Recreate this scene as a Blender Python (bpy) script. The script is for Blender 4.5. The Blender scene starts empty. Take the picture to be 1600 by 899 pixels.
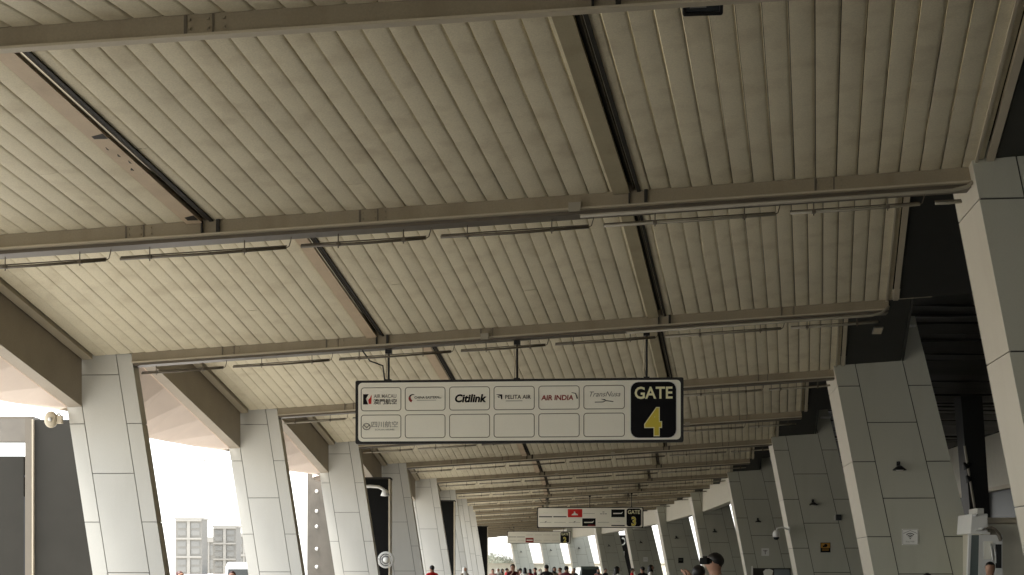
import bpy, bmesh, math, random
from mathutils import Vector, Matrix
random.seed(7)
S = bpy.context.scene
C = S.collection
R_ = math.radians
# ------------------------------------------------------------------ camera
EYE = 1.6
cam = bpy.data.cameras.new('camera'); co = bpy.data.objects.new('camera', cam); C.objects.link(co)
co.location = (0, 0, EYE); co.rotation_euler = (R_(90), 0, 0)
cam.sensor_width = 36; cam.lens = 54.0; cam.shift_y = 0.2753; cam.clip_start = .05; cam.clip_end = 6000
S.camera = co
# ------------------------------------------------------------------ light
SUN_EL, SUN_AZ = 62, 262          # azimuth measured clockwise from +Y (the view direction)
w = bpy.data.worlds.new('World'); S.world = w; w.use_nodes = True
nt = w.node_tree; bg = nt.nodes['Background']
sky = nt.nodes.new('ShaderNodeTexSky'); sky.sky_type = 'NISHITA'; sky.sun_disc = False
sky.sun_elevation = R_(SUN_EL); sky.sun_rotation = R_(SUN_AZ)
sky.air_density = 1.0; sky.dust_density = 1.5; sky.ozone_density = 1.0
bw = nt.nodes.new('ShaderNodeRGBToBW'); nt.links.new(sky.outputs[0], bw.inputs[0]); mxs = nt.nodes.new('ShaderNodeMix'); mxs.data_type = 'RGBA'; mxs.inputs[0].default_value = .72
nt.links.new(sky.outputs[0], mxs.inputs[6]); nt.links.new(bw.outputs[0], mxs.inputs[7]); nt.links.new(mxs.outputs[2], bg.inputs[0]); bg.inputs[1].default_value = 0.12
sl = bpy.data.lights.new('sun', 'SUN'); so = bpy.data.objects.new('sun', sl); C.objects.link(so)
sl.energy = 1.5; sl.angle = R_(16); sl.color = (1, .95, .88)
az = R_(SUN_AZ); el = R_(SUN_EL)
sd = Vector((math.sin(az)*math.cos(el), math.cos(az)*math.cos(el), math.sin(el)))
so.rotation_euler = sd.to_track_quat('Z', 'Y').to_euler(); so.location = sd*200
S.view_settings.view_transform = 'Standard'; S.view_settings.look = 'None'
S.view_settings.gamma = 1; S.view_settings.exposure = 2.8
S.cycles.max_bounces = 10; S.cycles.diffuse_bounces = 6

# ------------------------------------------------------------------ helpers
def mat(name, col, rough=.6, metal=0, var=.08, scale=3.0, bump=0.0, spec=.4, emit=None, dirt=0.0, noise=.05, trans=0):
    m = bpy.data.materials.new(name); m.use_nodes = True; n = m.node_tree; L = n.links
    b = n.nodes['Principled BSDF']; b.inputs['Roughness'].default_value = rough; b.inputs['Metallic'].default_value = metal
    b.inputs['Specular IOR Level'].default_value = spec
    if trans: b.inputs['Transmission Weight'].default_value = trans
    tc = n.nodes.new('ShaderNodeTexCoord')
    geo = n.nodes.new('ShaderNodeNewGeometry')
    oi = n.nodes.new('ShaderNodeObjectInfo')
    nz = n.nodes.new('ShaderNodeTexNoise'); nz.inputs['Scale'].default_value = scale; nz.inputs['Detail'].default_value = 6
    L.new(geo.outputs['Position'], nz.inputs['Vector'])
    gr = n.nodes.new('ShaderNodeTexNoise'); gr.inputs['Scale'].default_value = 60; gr.inputs['Detail'].default_value = 2
    L.new(geo.outputs['Position'], gr.inputs['Vector'])
    # value = 1 + var*(noise-.5)*2 + object random + grain
    def mth(op, a, b_):
        q = n.nodes.new('ShaderNodeMath'); q.operation = op
        for k, v in enumerate((a, b_)):
            if isinstance(v, (int, float)): q.inputs[k].default_value = v
            else: L.new(v, q.inputs[k])
        return q.outputs[0]
    v = mth('MULTIPLY_ADD', nz.outputs[0], 2*var); v.node.inputs[2].default_value = 1-var
    v = mth('ADD', v, mth('MULTIPLY', mth('SUBTRACT', oi.outputs['Random'], .5), var*.8))
    v = mth('ADD', v, mth('MULTIPLY', mth('SUBTRACT', gr.outputs[0], .5), noise*2))
    mx = n.nodes.new('ShaderNodeVectorMath'); mx.operation = 'SCALE'
    mx.inputs[0].default_value = col; L.new(v, mx.inputs['Scale'])
    out = mx.outputs[0]
    if dirt:
        dz = n.nodes.new('ShaderNodeTexNoise'); dz.inputs['Scale'].default_value = .9; dz.inputs['Detail'].default_value = 8
        mp = n.nodes.new('ShaderNodeMapping'); mp.inputs['Scale'].default_value = (3, 3, .5)
        L.new(geo.outputs['Position'], mp.inputs[0]); L.new(mp.outputs[0], dz.inputs['Vector'])
        rp = n.nodes.new('ShaderNodeMapRange'); rp.inputs[1].default_value = .5; rp.inputs[2].default_value = .75
        rp.inputs[3].default_value = 0; rp.inputs[4].default_value = dirt; L.new(dz.outputs[0], rp.inputs[0])
        mm = n.nodes.new('ShaderNodeMix'); mm.data_type = 'RGBA'
        L.new(rp.outputs[0], mm.inputs[0]); L.new(out, mm.inputs[6]); mm.inputs[7].default_value = (col[0]*.5, col[1]*.42, col[2]*.33, 1)
        out = mm.outputs[2]
    L.new(out, b.inputs['Base Color'])
    if bump:
        bp = n.nodes.new('ShaderNodeBump'); bp.inputs['Strength'].default_value = bump; bp.inputs['Distance'].default_value = .02
        L.new(nz.outputs[0], bp.inputs['Height']); L.new(bp.outputs[0], b.inputs['Normal'])
    if emit:
        b.inputs['Emission Color'].default_value = (*emit[0], 1); b.inputs['Emission Strength'].default_value = emit[1]
    return m
M = {}
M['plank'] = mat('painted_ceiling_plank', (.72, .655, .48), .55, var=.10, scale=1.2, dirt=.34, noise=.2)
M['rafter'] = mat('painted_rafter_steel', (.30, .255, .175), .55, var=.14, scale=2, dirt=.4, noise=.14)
M['purlin'] = mat('bronze_brown_beam_paint', (.58, .46, .32), .5, var=.12, scale=3, dirt=.3, noise=.12)
M['purlin2'] = mat('olive_brown_beam_paint', (.40, .35, .23), .5, var=.12, scale=3, dirt=.3, noise=.12)
M['trimpale'] = mat('pale_trim_paint', (.52, .46, .34), .5, noise=.08)
M['slot'] = mat('dark_slot', (.02, .018, .014), .6, noise=.05)
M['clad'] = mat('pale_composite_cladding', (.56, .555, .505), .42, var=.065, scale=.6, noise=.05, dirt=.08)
M['cladside'] = mat('side_cladding', (.56, .52, .42), .45, var=.05, scale=.8, noise=.05, dirt=.1)
M['core'] = mat('joint_sealant_grey', (.20, .20, .175), .8)
M['cladr'] = mat('shade_darkened_green_cladding', (.445, .445, .365), .45, var=.07, scale=.6, noise=.06, dirt=.12)  # greener cladding, its colour darkened to carry the right row's shade
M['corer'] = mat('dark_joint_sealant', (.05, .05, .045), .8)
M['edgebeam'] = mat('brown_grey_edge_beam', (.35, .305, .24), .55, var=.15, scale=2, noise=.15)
M['eave'] = mat('flare_tinted_eave_panel', (.87, .75, .66), .6, var=.06, noise=.04)  # pink flare of the bright eaves is put into this base colour
M['darksoffit'] = mat('black_soffit_sheet', (.028, .028, .024), .55, var=.2, noise=.1)
M['glossblack'] = mat('glossy_black_slat', (.030, .028, .021), .42, var=.3, scale=4, bump=.5)
M['beige'] = mat('beige_fascia', (.60, .57, .46), .5)
M['mattblack'] = mat('matt_black_sheet', (.010, .010, .009), .9, spec=.1, noise=.02)
M['black'] = mat('black_paint', (.008, .008, .008), .4, noise=.02)
M['metal'] = mat('grey_metal', (.3, .29, .26), .35, .6)
M['pipe'] = mat('brown_grey_conduit', (.13, .11, .08), .45)
M['pipew'] = mat('pale_conduit', (.36, .33, .26), .4)
M['white'] = mat('white_plastic', (.72, .72, .68), .35, noise=.02)
M['signface'] = mat('sign_face_acrylic', (.86, .845, .74), .3, var=.03, noise=.04, spec=.3)
M['signline'] = mat('sign_printed_outline', (.20, .19, .14), .4)
M['print'] = mat('black_print', (.010, .010, .011), .7, noise=0, spec=.08)
M['red'] = mat('red_print', (.55, .02, .015), .4, noise=0)
M['darkred'] = mat('dark_red_print', (.25, .02, .015), .4, noise=0)
M['greyprint'] = mat('grey_print', (.22, .21, .18), .4, noise=0)
M['cream'] = mat('cream_print', (.80, .78, .50), .4, noise=0)
M['yellow'] = mat('yellow_print', (.62, .52, .05), .4, noise=0)
M['orange'] = mat('orange_print', (.45, .22, .02), .4, noise=0)
M['glass'] = mat('dark_glass', (.02, .025, .025), .08, spec=.6)
M['tglass'] = mat('shaded_terminal_glass', (.012, .013, .012), .35, spec=.15)
M['glassgrey'] = mat('grey_green_glass', (.10, .13, .12), .1, spec=.6)
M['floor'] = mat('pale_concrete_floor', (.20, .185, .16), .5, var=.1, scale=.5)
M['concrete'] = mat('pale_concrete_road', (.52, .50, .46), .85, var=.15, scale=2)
M['ground'] = mat('pale_ground', (.48, .46, .42), .9, var=.12, scale=.2)
M['paint'] = mat('road_paint', (.75, .75, .72), .6)
M['kerb'] = mat('kerb_concrete', (.38, .37, .34), .8)
M['darkclad'] = mat('dark_grey_cladding', (.038, .036, .030), .9, spec=.1, var=.15, scale=1.5, noise=.2)
M['darkpillar'] = mat('stained_concrete_pillar', (.15, .135, .11), .8, var=.3, scale=2.5, noise=.1)
M['skin'] = mat('skin', (.36, .20, .13), .5, var=.04, noise=.02)
M['hair'] = mat('black_hair', (.012, .01, .009), .5)
M['hairred'] = mat('brown_hair', (.07, .025, .02), .5)
M['leaf'] = mat('haze_paled_leaf', (.11, .115, .08), .7, var=.5, scale=2)  # leaf colour lightened and greyed to stand in for distance haze
M['bark'] = mat('tree_bark', (.12, .09, .06), .9)

def tag(o, label=None, cat=None, group=None, kind=None):
    if label: o['label'] = label
    if cat: o['category'] = cat
    if group: o['group'] = group
    if kind: o['kind'] = kind
    return o
def thing(name, label, cat, loc=(0, 0, 0), rz=0, group=None):
    o = bpy.data.objects.new(name, None); C.objects.link(o); o.empty_display_size = .1
    o.location = loc; o.rotation_euler = (0, 0, rz)
    return tag(o, label, cat, group)
class MB:
    def __init__(s): s.v = []; s.f = []; s.mi = []
    def add(s, vs, fs, mi=0):
        b = len(s.v); s.v += [tuple(v) for v in vs]; s.f += [tuple(b+i for i in f) for f in fs]; s.mi += [mi]*len(fs); return s
    def hexa(s, p, mi=0):      # 8 points: bottom ring 0-3, top ring 4-7
        return s.add(p, [(3, 2, 1, 0), (4, 5, 6, 7), (0, 1, 5, 4), (1, 2, 6, 5), (2, 3, 7, 6), (3, 0, 4, 7)], mi)
    def box(s, x0, x1, y0, y1, z0, z1, mi=0):
        return s.hexa([(x0, y0, z0), (x1, y0, z0), (x1, y1, z0), (x0, y1, z0), (x0, y0, z1), (x1, y0, z1), (x1, y1, z1), (x0, y1, z1)], mi)
    def tube(s, pts, r, n=8, mi=0, cap=True):
        pts = [Vector(p) for p in pts]; rings = []
        rr = r if isinstance(r, (list, tuple)) else [r]*len(pts)
        for k, p in enumerate(pts):
            d = (pts[min(k+1, len(pts)-1)]-pts[max(k-1, 0)]).normalized()
            a = d.cross(Vector((0, 0, 1)));
            if a.length < .05: a = d.cross(Vector((1, 0, 0)))
            a.normalize(); b = d.cross(a)
            rings.append([p+(a*math.cos(t)+b*math.sin(t))*rr[k] for t in [2*math.pi*j/n for j in range(n)]])
        vs = [q for r_ in rings for q in r_]; fs = []
        for k in range(len(pts)-1):
            for j in range(n): fs.append((k*n+j, k*n+(j+1) % n, (k+1)*n+(j+1) % n, (k+1)*n+j))
        if cap: fs.append(tuple(range(n-1, -1, -1))); fs.append(tuple((len(pts)-1)*n+j for j in range(n)))
        return s.add(vs, fs, mi)
    def lathe(s, prof, n=16, o=(0, 0, 0), M4=None, mi=0):   # prof list of (r,z) about local z
        vs = []
        for (r, z) in prof:
            for j in range(n):
                t = 2*math.pi*j/n; q = Vector((r*math.cos(t), r*math.sin(t), z))
                if M4: q = M4 @ q
                vs.append(q+Vector(o))
        fs = []
        for k in range(len(prof)-1):
            for j in range(n): fs.append((k*n+j, k*n+(j+1) % n, (k+1)*n+(j+1) % n, (k+1)*n+j))
        return s.add(vs, fs, mi)
    def mesh(s, name, mats, smooth=False):
        me = bpy.data.meshes.new(name); me.from_pydata(s.v, [], s.f)
        for m in (mats if isinstance(mats, (list, tuple)) else [mats]): me.materials.append(m)
        for p, i in zip(me.polygons, s.mi): p.material_index = i; p.use_smooth = smooth
        bm = bmesh.new(); bm.from_mesh(me); bmesh.ops.recalc_face_normals(bm, faces=bm.faces); bm.to_mesh(me); bm.free()
        return me
def obj(name, mb, m, parent=None, smooth=False, bevel=0):
    me = mb if isinstance(mb, bpy.types.Mesh) else mb.mesh(name, m, smooth)
    if bevel:
        bm = bmesh.new(); bm.from_mesh(me)
        bmesh.ops.bevel(bm, geom=list(bm.edges), offset=bevel, segments=1, affect='EDGES', profile=.5)
        bm.to_mesh(me); bm.free()
    o = bpy.data.objects.new(name, me); C.objects.link(o)
    if parent: o.parent = parent
    return o
def copy_tree(o, parent=None):
    c = o.copy(); C.objects.link(c); c.parent = parent
    for ch in list(o.children): copy_tree(ch, c)
    return c
def text_mesh(s, size, m, depth=.004, bold=0.0, shear=0, spacing=1.0, align='CENTER', sx=1.0):
    cu = bpy.data.curves.new('lettering', 'FONT'); cu.body = s; cu.size = size; cu.extrude = depth/2
    cu.offset = bold; cu.shear = shear; cu.space_character = spacing; cu.align_x = align; cu.align_y = 'CENTER'; cu.resolution_u = 3
    t = bpy.data.objects.new('tmp', cu); C.objects.link(t)
    me = bpy.data.meshes.new_from_object(t.evaluated_get(bpy.context.evaluated_depsgraph_get()))
    bpy.data.objects.remove(t); bpy.data.curves.remove(cu)
    me.materials.clear(); me.materials.append(m)
    # text lies in XY; stand it upright in XZ facing -Y
    me.transform(Matrix(((sx, 0, 0, 0), (0, 0, -1, 0), (0, 1, 0, 0), (0, 0, 0, 1))))
    return me
def rrect(x0, x1, z0, z1, r, y, n=4):
    pts = []
    for cx, cz, a0 in ((x1-r, z1-r, 0), (x0+r, z1-r, 90), (x0+r, z0+r, 180), (x1-r, z0+r, 270)):
        for k in range(n+1):
            a = R_(a0+90*k/n); pts.append((cx+r*math.cos(a), y, cz+r*math.sin(a)))
    return pts
def plate(mb, pts, dy, mi=0):
    n = len(pts); back = [(x, y+dy, z) for x, y, z in pts]
    mb.add(pts+back, [tuple(range(n)), tuple(range(2*n-1, n-1, -1))]+[(i, (i+1) % n, n+(i+1) % n, n+i) for i in range(n)], mi)
def outline(mb, x0, x1, z0, z1, r, y, w_, dy, mi=0):
    a = rrect(x0, x1, z0, z1, r, y); b = rrect(x0+w_, x1-w_, z0+w_, z1-w_, max(r-w_, .002), y); n = len(a)
    A2 = [(x, y+dy, z) for x, y, z in a]; B2 = [(x, y+dy, z) for x, y, z in b]
    fs = []
    for i in range(n):
        j = (i+1) % n
        fs += [(i, j, n+j, n+i), (2*n+i, 3*n+i, 3*n+j, 2*n+j), (i, 2*n+i, 2*n+j, j), (n+i, n+j, 3*n+j, 3*n+i)]
    mb.add(a+b+A2+B2, fs, mi)

# ------------------------------------------------------------------ plan of the curved canopy (metres)
K = 3.8
NODES = {-4: (-11.4, -26.2, 1.8, -26.6), -3: (-10.7, -16.8, 2.5, -17.2), -2: (-10.0, -7.3, 3.2, -7.7), -1: (-9.25, 2.15, 3.95, 1.8), 0: (-8.62, 11.8, 4.52, 11.45)}
for i, q in enumerate([(-8.03, 18.2, 5.33, 17.5), (-6.69, 27.11, 6.42, 26.04), (-5.54, 36.36, 7.47, 35.06), (-4.56, 45.6, 8.4, 44.3), (-3.77, 54.84, 9.2, 53.73), (-3.15, 64.1, 9.85, 63.29), (-2.71, 73.36, 10.35, 72.93), (-2.44, 82.64, 10.68, 82.62), (-2.35, 91.93, 10.84, 92.31), (-2.43, 101.22, 10.81, 101.99), (-2.69, 110.5, 10.6, 111.6), (-3.11, 119.76, 10.2, 121.13), (-3.7, 128.97, 9.61, 130.56), (-4.46, 138.12, 8.83, 139.86), (-5.39, 147.17, 8.07, 149.02), (-6.47, 156.11, 7.07, 158.02), (-7.73, 164.89, 5.95, 166.86), (-9.14, 173.48, 4.71, 175.53), (-10.71, 181.84, 3.32, 184.03), (-12.43, 189.93, 1.67, 192.36), (-14.31, 197.7, -0.15, 200.52), (-16.35, 205.1, -1.99, 208.52), (-18.53, 212.07, -4.13, 216.38)]):
    NODES[i+1] = q
LAST = 23
def NP(i, t):                       # point on rafter i at fraction t, ceiling level there
    a = NODES[i]; return Vector((a[0]+t*(a[2]-a[0]), a[1]+t*(a[3]-a[1]), EYE+K*(1+.2*t)))
def axes(i):
    a = NODES[i]; u = Vector((a[2]-a[0], a[3]-a[1], 0)).normalized(); return u, Vector((-u.y, u.x, 0))
def u_(i): return axes(i)[0]
def width(i):
    a = NODES[i]; return math.hypot(a[2]-a[0], a[3]-a[1])
TA, TB = .335, .705
SLOPE = {-1: -.1, 0: -.1, 1: .113}
def bay_frame(i):
    s = SLOPE.get(i, .27)
    u, v = axes(i)
    def P(t, f, dz=0):              # f = 0 at the far rafter, 1 at the near one
        a = NP(i, t); b = NP(i-1, t)
        d = Vector((b.x-a.x, b.y-a.y, 0)); Lh = d.length
        d = d - u*(.07*Lh)
        q = a - v*.125 + d*f*((Lh-.095)/Lh); q.z = a.z + s*Lh*f + dz
        return q
    return P
NTH = ['first', 'second', 'third', 'fourth', 'fifth', 'sixth', 'seventh', 'eighth', 'ninth', 'tenth', 'eleventh', 'twelfth', 'thirteenth', 'fourteenth', 'fifteenth', 'sixteenth']
def where(i):
    if i < 0: return 'overhead behind the photographer, %s back' % NTH[-i-1]
    if i == 0: return 'in the top left corner of the photo'
    d = {1: 'above the long beam, nearest complete bay', 2: 'just in front of the GATE 4 sign beam',
         3: 'directly behind the GATE 4 sign beam', 4: 'second bay beyond the GATE 4 sign', 5: 'third bay beyond the GATE 4 sign', 6: 'fourth bay beyond the GATE 4 sign',
         7: 'fifth bay beyond the GATE 4 sign', 8: 'carrying the middle hanging sign', 9: 'directly behind the middle hanging sign'}
    if i in d: return d[i]
    if i < 13: return NTH[i-9]+' past the middle hanging sign'
    if i == 13: return 'closest in front of the farthest hanging sign'
    return NTH[i-14]+' after the farthest sign, near the walkway end'

def seg_quadbox(mb, P, t0, t1, f0, f1, z0, z1, mi=0):
    mb.hexa([P(t0, f0, z0), P(t1, f0, z0), P(t1, f1, z0), P(t0, f1, z0), P(t0, f0, z1), P(t1, f0, z1), P(t1, f1, z1), P(t0, f1, z1)], mi)

# ------------------------------------------------------------------ roof bays
NPL = 60; T0 = -.05
for i in range(-3, LAST+1):
    P = bay_frame(i); Wd = width(i)
    bay = thing('roof_bay', 'ribbed beige ceiling bay '+where(i), 'ceiling', NP(i, .5), 0, 'sawtooth canopy ceiling bays')
    inv = Matrix.Translation(-Vector(bay.location))
    def part(name, mb, m, kind=None, smooth=False):
        o = obj(name, mb, m, bay, smooth); o.data.transform(inv)
        if kind: o['kind'] = kind
        return o
    slots = []
    for tc in (TA, TB): slots.append((tc-.003, tc+.0028))
    dt = (1-T0)/NPL
    joined = MB()
    for k in range(NPL):
        a = T0+k*dt; b = a+dt
        spans = [(a, b)]
        for (s0, s1) in slots:
            ns = []
            for (p, q) in spans:
                if q <= s0 or p >= s1: ns.append((p, q))
                else:
                    if p < s0-.002: ns.append((p, s0))
                    if q > s1+.002: ns.append((s1, q))
            spans = ns
        ff = [(0, 1)]
        if 0 <= i <= 2 and random.random() < .14: cut = random.uniform(.08, .75); ff = [(0, cut-.0007), (cut+.0007, 1)]
        for (p, q, fr_) in [(p, q, f_) for (p, q) in spans for f_ in ff]:
            if q-p < .003: continue
            g = .0008
            mb = MB() if 0 <= i <= 4 else joined
            prof = [(p+g*.5+(q-p-g)*x, z) for x, z in ((0, -.0005), (.15, -.0025), (.5, -.003), (.85, .0), (.97, .003), (1, .008))]
            n = len(prof)-1; top = .05; jit = random.uniform(-.003, .003); jt = random.uniform(-.002, .002)
            vs = [P(t, f, z+jit+jt*f) for f in fr_ for (t, z) in prof]; m = n+1
            F = [(j, j+1, m+j+1, m+j) for j in range(n)]
            c4_ = [P(prof[0][0], fr_[0], prof[0][1]+jit), P(prof[-1][0], fr_[0], prof[-1][1]+jit), P(prof[-1][0], fr_[1], prof[-1][1]+jit), P(prof[0][0], fr_[1], prof[0][1]+jit)]
            t4_ = [P(prof[0][0], fr_[0], top), P(prof[-1][0], fr_[0], top), P(prof[-1][0], fr_[1], top), P(prof[0][0], fr_[1], top)]
            o8 = len(vs); vs += c4_+t4_
            F += [(o8+x, o8+(x+1) % 4, o8+4+(x+1) % 4, o8+4+x) for x in range(4)]+[(o8+4, o8+5, o8+6, o8+7)]
            mb.add(vs, F)
            if 0 <= i <= 4: part('plank', mb, M['plank'], None, True)
    if i > 4 or i < 0: part('plank_sheet', joined, M['plank'], 'stuff', True)
    # backing deck above the planks (keeps light out of the joints)
    mb = MB(); seg_quadbox(mb, P, T0-.03, 1.1, -.01, 1.0, .20, .30); part('roof_deck', mb, M['slot'])
    # riser closing the saw-tooth step at the near end
    if i >= 1:
        mb = MB(); A = P(T0-.03, 1.0); B = P(1.1, 1.0); u, v = axes(i-1)
        a = NP(i-1, T0-.03); b = NP(i-1, 1.1)
        mb.hexa([(A.x, A.y, a.z-.02), (B.x, B.y, b.z-.02), (B.x+v.x*.08, B.y+v.y*.08, b.z-.02), (A.x+v.x*.08, A.y+v.y*.08, a.z-.02), A, B, B+v*.08, A+v*.08])
        part('riser_panel', mb, M['trimpale'])
    # longitudinal beams with the dark slot on their right
    for (tc, (s0, s1)) in zip((TA, TB), slots):
        mb = MB(); seg_quadbox(mb, P, tc-.0165, s0+.0006, 0, 1, -.032, .012); part('purlin', mb, M['purlin'] if tc == TA else M['purlin2'])
        if i == 1 and tc == TA:
            for (fa, fb, ta, tb_) in ((.405, .415, tc-.013, s0), (.33, .333, tc-.010, tc-.0085), (.30, .304, tc-.007, tc-.006), (.36, .363, tc-.0125, tc-.0115), (.27, .272, tc-.012, tc-.010), (.02, .035, tc-.012, tc-.003)):
                mb = MB(); mb.hexa([P(ta, fa, -.035), P(tb_, fa-.002, -.035), P(tb_, fb+.008, -.035), P(ta, fb, -.035), P(ta, fa, -.030), P(tb_, fa-.002, -.030), P(tb_, fb+.008, -.030), P(ta, fb, -.030)]); part('crack', mb, M['slot'])
        mb = MB(); seg_quadbox(mb, P, s0-.004, s1+.004, 0, 1, .10, .13)
        seg_quadbox(mb, P, s0-.0035, s0-.0015, 0, 1, -.003, .12); seg_quadbox(mb, P, s1+.001, s1+.004, 0, 1, -.02, .12)
        part('slot_channel', mb, M['slot'])
        mb = MB(); seg_quadbox(mb, P, s0+.68*(s1-s0), s0+.84*(s1-s0), 0, 1, .0, .03); part('slot_rail', mb, M['pipe'])
    # right-hand trim and the black soffit strip
    mb = MB(); seg_quadbox(mb, P, 1.0015, 1.008, 0, 1, -.03, .05); part('edge_trim', mb, M['trimpale'])
    mb = MB(); seg_quadbox(mb, P, .992, .9945, 0, 1, -.035, -.005); part('edge_bead', mb, M['trimpale'])
    mb = MB(); seg_quadbox(mb, P, 1.0095, 1.103, 0, 1, .0, .06); part('soffit_strip', mb, M['darksoffit'])
    mb = MB(); A = P(1.104, 0); B = P(1.104, 1); h_ = EYE+1.9*K+.35  # added closing panel, keeps light from above off the pier tops
    if i >= -2: mb.hexa([A, B, B+u_(i)*.05, A+u_(i)*.05, Vector((A.x, A.y, h_)), Vector((B.x, B.y, h_)), Vector((B.x, B.y, h_))+u_(i)*.05, Vector((A.x, A.y, h_))+u_(i)*.05]); part('light_stop_panel', mb, M['darksoffit'])
    # left: trim, edge beam, eave
    mb = MB(); seg_quadbox(mb, P, -.0655, -.0525, 0, 1, -.06, .05); part('edge_trim', mb, M['trimpale'])
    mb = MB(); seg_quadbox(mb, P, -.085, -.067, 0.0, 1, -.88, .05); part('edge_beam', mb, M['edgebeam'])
    if i >= 1:
        mb = MB(); n = 10; inn = []; out = []
        u, v = axes(i)
        for k in range(n+1):
            f = k/n; q = P(-.087, f, -.875); inn.append(q)
            base = NP(i, 0).lerp(NP(i-1, 0), f)
            o_ = base - u*(.36*K + .95*math.sin(math.pi*min(1, f*1.15))**.8 if f*1.15 < 1 else .36*K); o_.z = EYE+K*.745 + .10*math.sin(math.pi*f)
            out.append(o_)
        vs = inn+out+[p+Vector((0, 0, .06)) for p in inn]+[p+Vector((0, 0, .06)) for p in out]; m = n+1; F = []
        for k in range(n):
            F += [(k, k+1, m+k+1, m+k), (2*m+k+1, 2*m+k, 3*m+k, 3*m+k+1), (m+k, m+k+1, 3*m+k+1, 3*m+k), (k+1, k, 2*m+k, 2*m+k+1)]
        mb.add(vs, F); part('eave_panel', mb, M['eave'])

# ------------------------------------------------------------------ rafters and their conduits
for i in range(-3, LAST+1):
    u, v = axes(i); a = NODES[i]; Wd = width(i)
    nm = {-1: 'beige steel roof beam overhead just behind the photographer', -2: 'beige steel roof beam two bays behind the photographer', -3: 'beige steel roof beam three bays behind the photographer', 0: 'nearest beige steel roof beam crossing the top left of the photo', 1: 'long beige steel roof beam crossing the photo above the GATE 4 sign, one bay nearer',
          2: 'beige steel roof beam from which the GATE 4 sign hangs'}.get(i, 'steel beam closing the ceiling bay '+where(i))
    o = thing('roof_beam', nm, 'beam', (a[0], a[1], 0), math.atan2(u.y, u.x), 'cross beams of the canopy')
    def zz(x): return EYE+K*(1+.2*x/Wd)
    def sb(mb, x0, x1, y0, y1, d0, d1):
        mb.hexa([(x0, y0, zz(x0)+d0), (x1, y0, zz(x1)+d0), (x1, y1, zz(x1)+d0), (x0, y1, zz(x0)+d0), (x0, y0, zz(x0)+d1), (x1, y0, zz(x1)+d1), (x1, y1, zz(x1)+d1), (x0, y1, zz(x0)+d1)])
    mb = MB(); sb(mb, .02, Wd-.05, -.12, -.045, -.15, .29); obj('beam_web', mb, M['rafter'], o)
    mb = MB(); sb(mb, .02, Wd-.05, -.15, -.05, -.172, -.152); obj('bottom_flange', mb, M['trimpale'], o)
    if i >= 1: mb = MB(); sb(mb, .02, Wd-.05, -.07, .20, -.215, -.176); obj('gutter', mb, M['pipe'], o)
    if i <= 9:
        for tf in (.125, .265, .47, .86):
            x = Wd*tf; mb = MB(); sb(mb, x-.012, x+.012, -.126, -.12, -.15, -.005); sb(mb, x+.20, x+.215, -.125, -.12, -.15, -.005); obj('splice_strap', mb, M['pipe'], o)
        for tf in (.135, .275, .48, .87):
            x = Wd*tf; mb = MB()
            for (dx, dz_) in ((-.1, -.04), (-.1, -.11), (.04, -.04), (.04, -.11), (.16, -.04), (.16, -.11)): sb(mb, x+dx-.009, x+dx+.009, -.135, -.12, dz_-.009, dz_+.009)
            obj('bolt', mb, M['rafter'], o)
        mb = MB(); xb = Wd*(.20+.09*((i*5) % 7)); sb(mb, xb, xb+.14, -.19, -.155, -.20, -.10); obj('junction_box', mb, M['pipew'], o)
        for tc in (TA, TB):
            x = Wd*tc; mb = MB(); sb(mb, x-.05, x-.03, -.15, -.12, -.15, -.01); sb(mb, x+.13, x+.17, -.15, -.12, -.15, -.0); obj('joint_bracket', mb, M['slot'], o)
    if 1 <= i <= 10:
        nm = {1: 'hung under the nearest long beam', 2: 'hung under the beam above the GATE 4 sign'}.get(i, 'at the bay '+where(i))
        c = thing('hanging_conduit', 'thin lighting conduit '+nm, 'conduit', (a[0], a[1], 0), math.atan2(u.y, u.x), 'conduits hung below the cross beams')
        x = .15 if i > 1 else -.1; k = 0
        while x < Wd-.4:
            Ls = 1.72 + .25*((k*7+i*3) % 3-1); x1 = min(x+Ls, Wd-.2)
            y = .02; dz = -.35
            pale = (k >= 5)
            mb = MB(); mb.tube([(x, y, zz(x)+dz), ((x+x1)/2, y, zz((x+x1)/2)+dz-.008), (x1, y, zz(x1)+dz)], .017, 8); obj('light_tube', mb, M['pipew'] if pale or i > 2 and k < 2 else M['pipe'], c, True)
            mb = MB(); mb.tube([(x, y+.03, zz(x)+dz+.03), (x1, y+.03, zz(x1)+dz+.028)], .008, 5); obj('cable', mb, M['pipe'], c)
            for h in (.30, .82) if k % 2 else (.18, .75):
                hx = x+Ls*h
                if hx > x1: continue
                mb = MB(); mb.tube([(hx, y, zz(hx)-.23), (hx, y, zz(hx)+dz-.045)], .007, 5); mb.box(hx-.022, hx+.022, y-.025, y+.025, zz(hx)+dz-.02, zz(hx)+dz+.02); obj('hanger', mb, M['pipe'], c)
            if x1 < Wd-.5:
                pts = [(x1-.01, y+.02, zz(x1)+dz), (x1+.03, y+.02, zz(x1)+dz+.02), (x1+.05, y+.02, zz(x1)+dz+.09), (x1+.055, y+.02, zz(x1)-.22)]
                mb = MB(); mb.tube(pts, .006, 5); obj('cable_loop', mb, M['pipe'], c)
            x = x1+.17; k += 1
        if i in (1, 2):
            xa = Wd*.66
            mb = MB(); mb.tube([(xa, -.175, zz(xa)-.262), (Wd-.35, -.175, zz(Wd-.35)-.262), (Wd-.18, -.175, zz(Wd)-.24), (Wd-.05, -.16, zz(Wd)-.12)], .022, 8); obj('pale_pipe', mb, M['pipew'], c, True)

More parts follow.
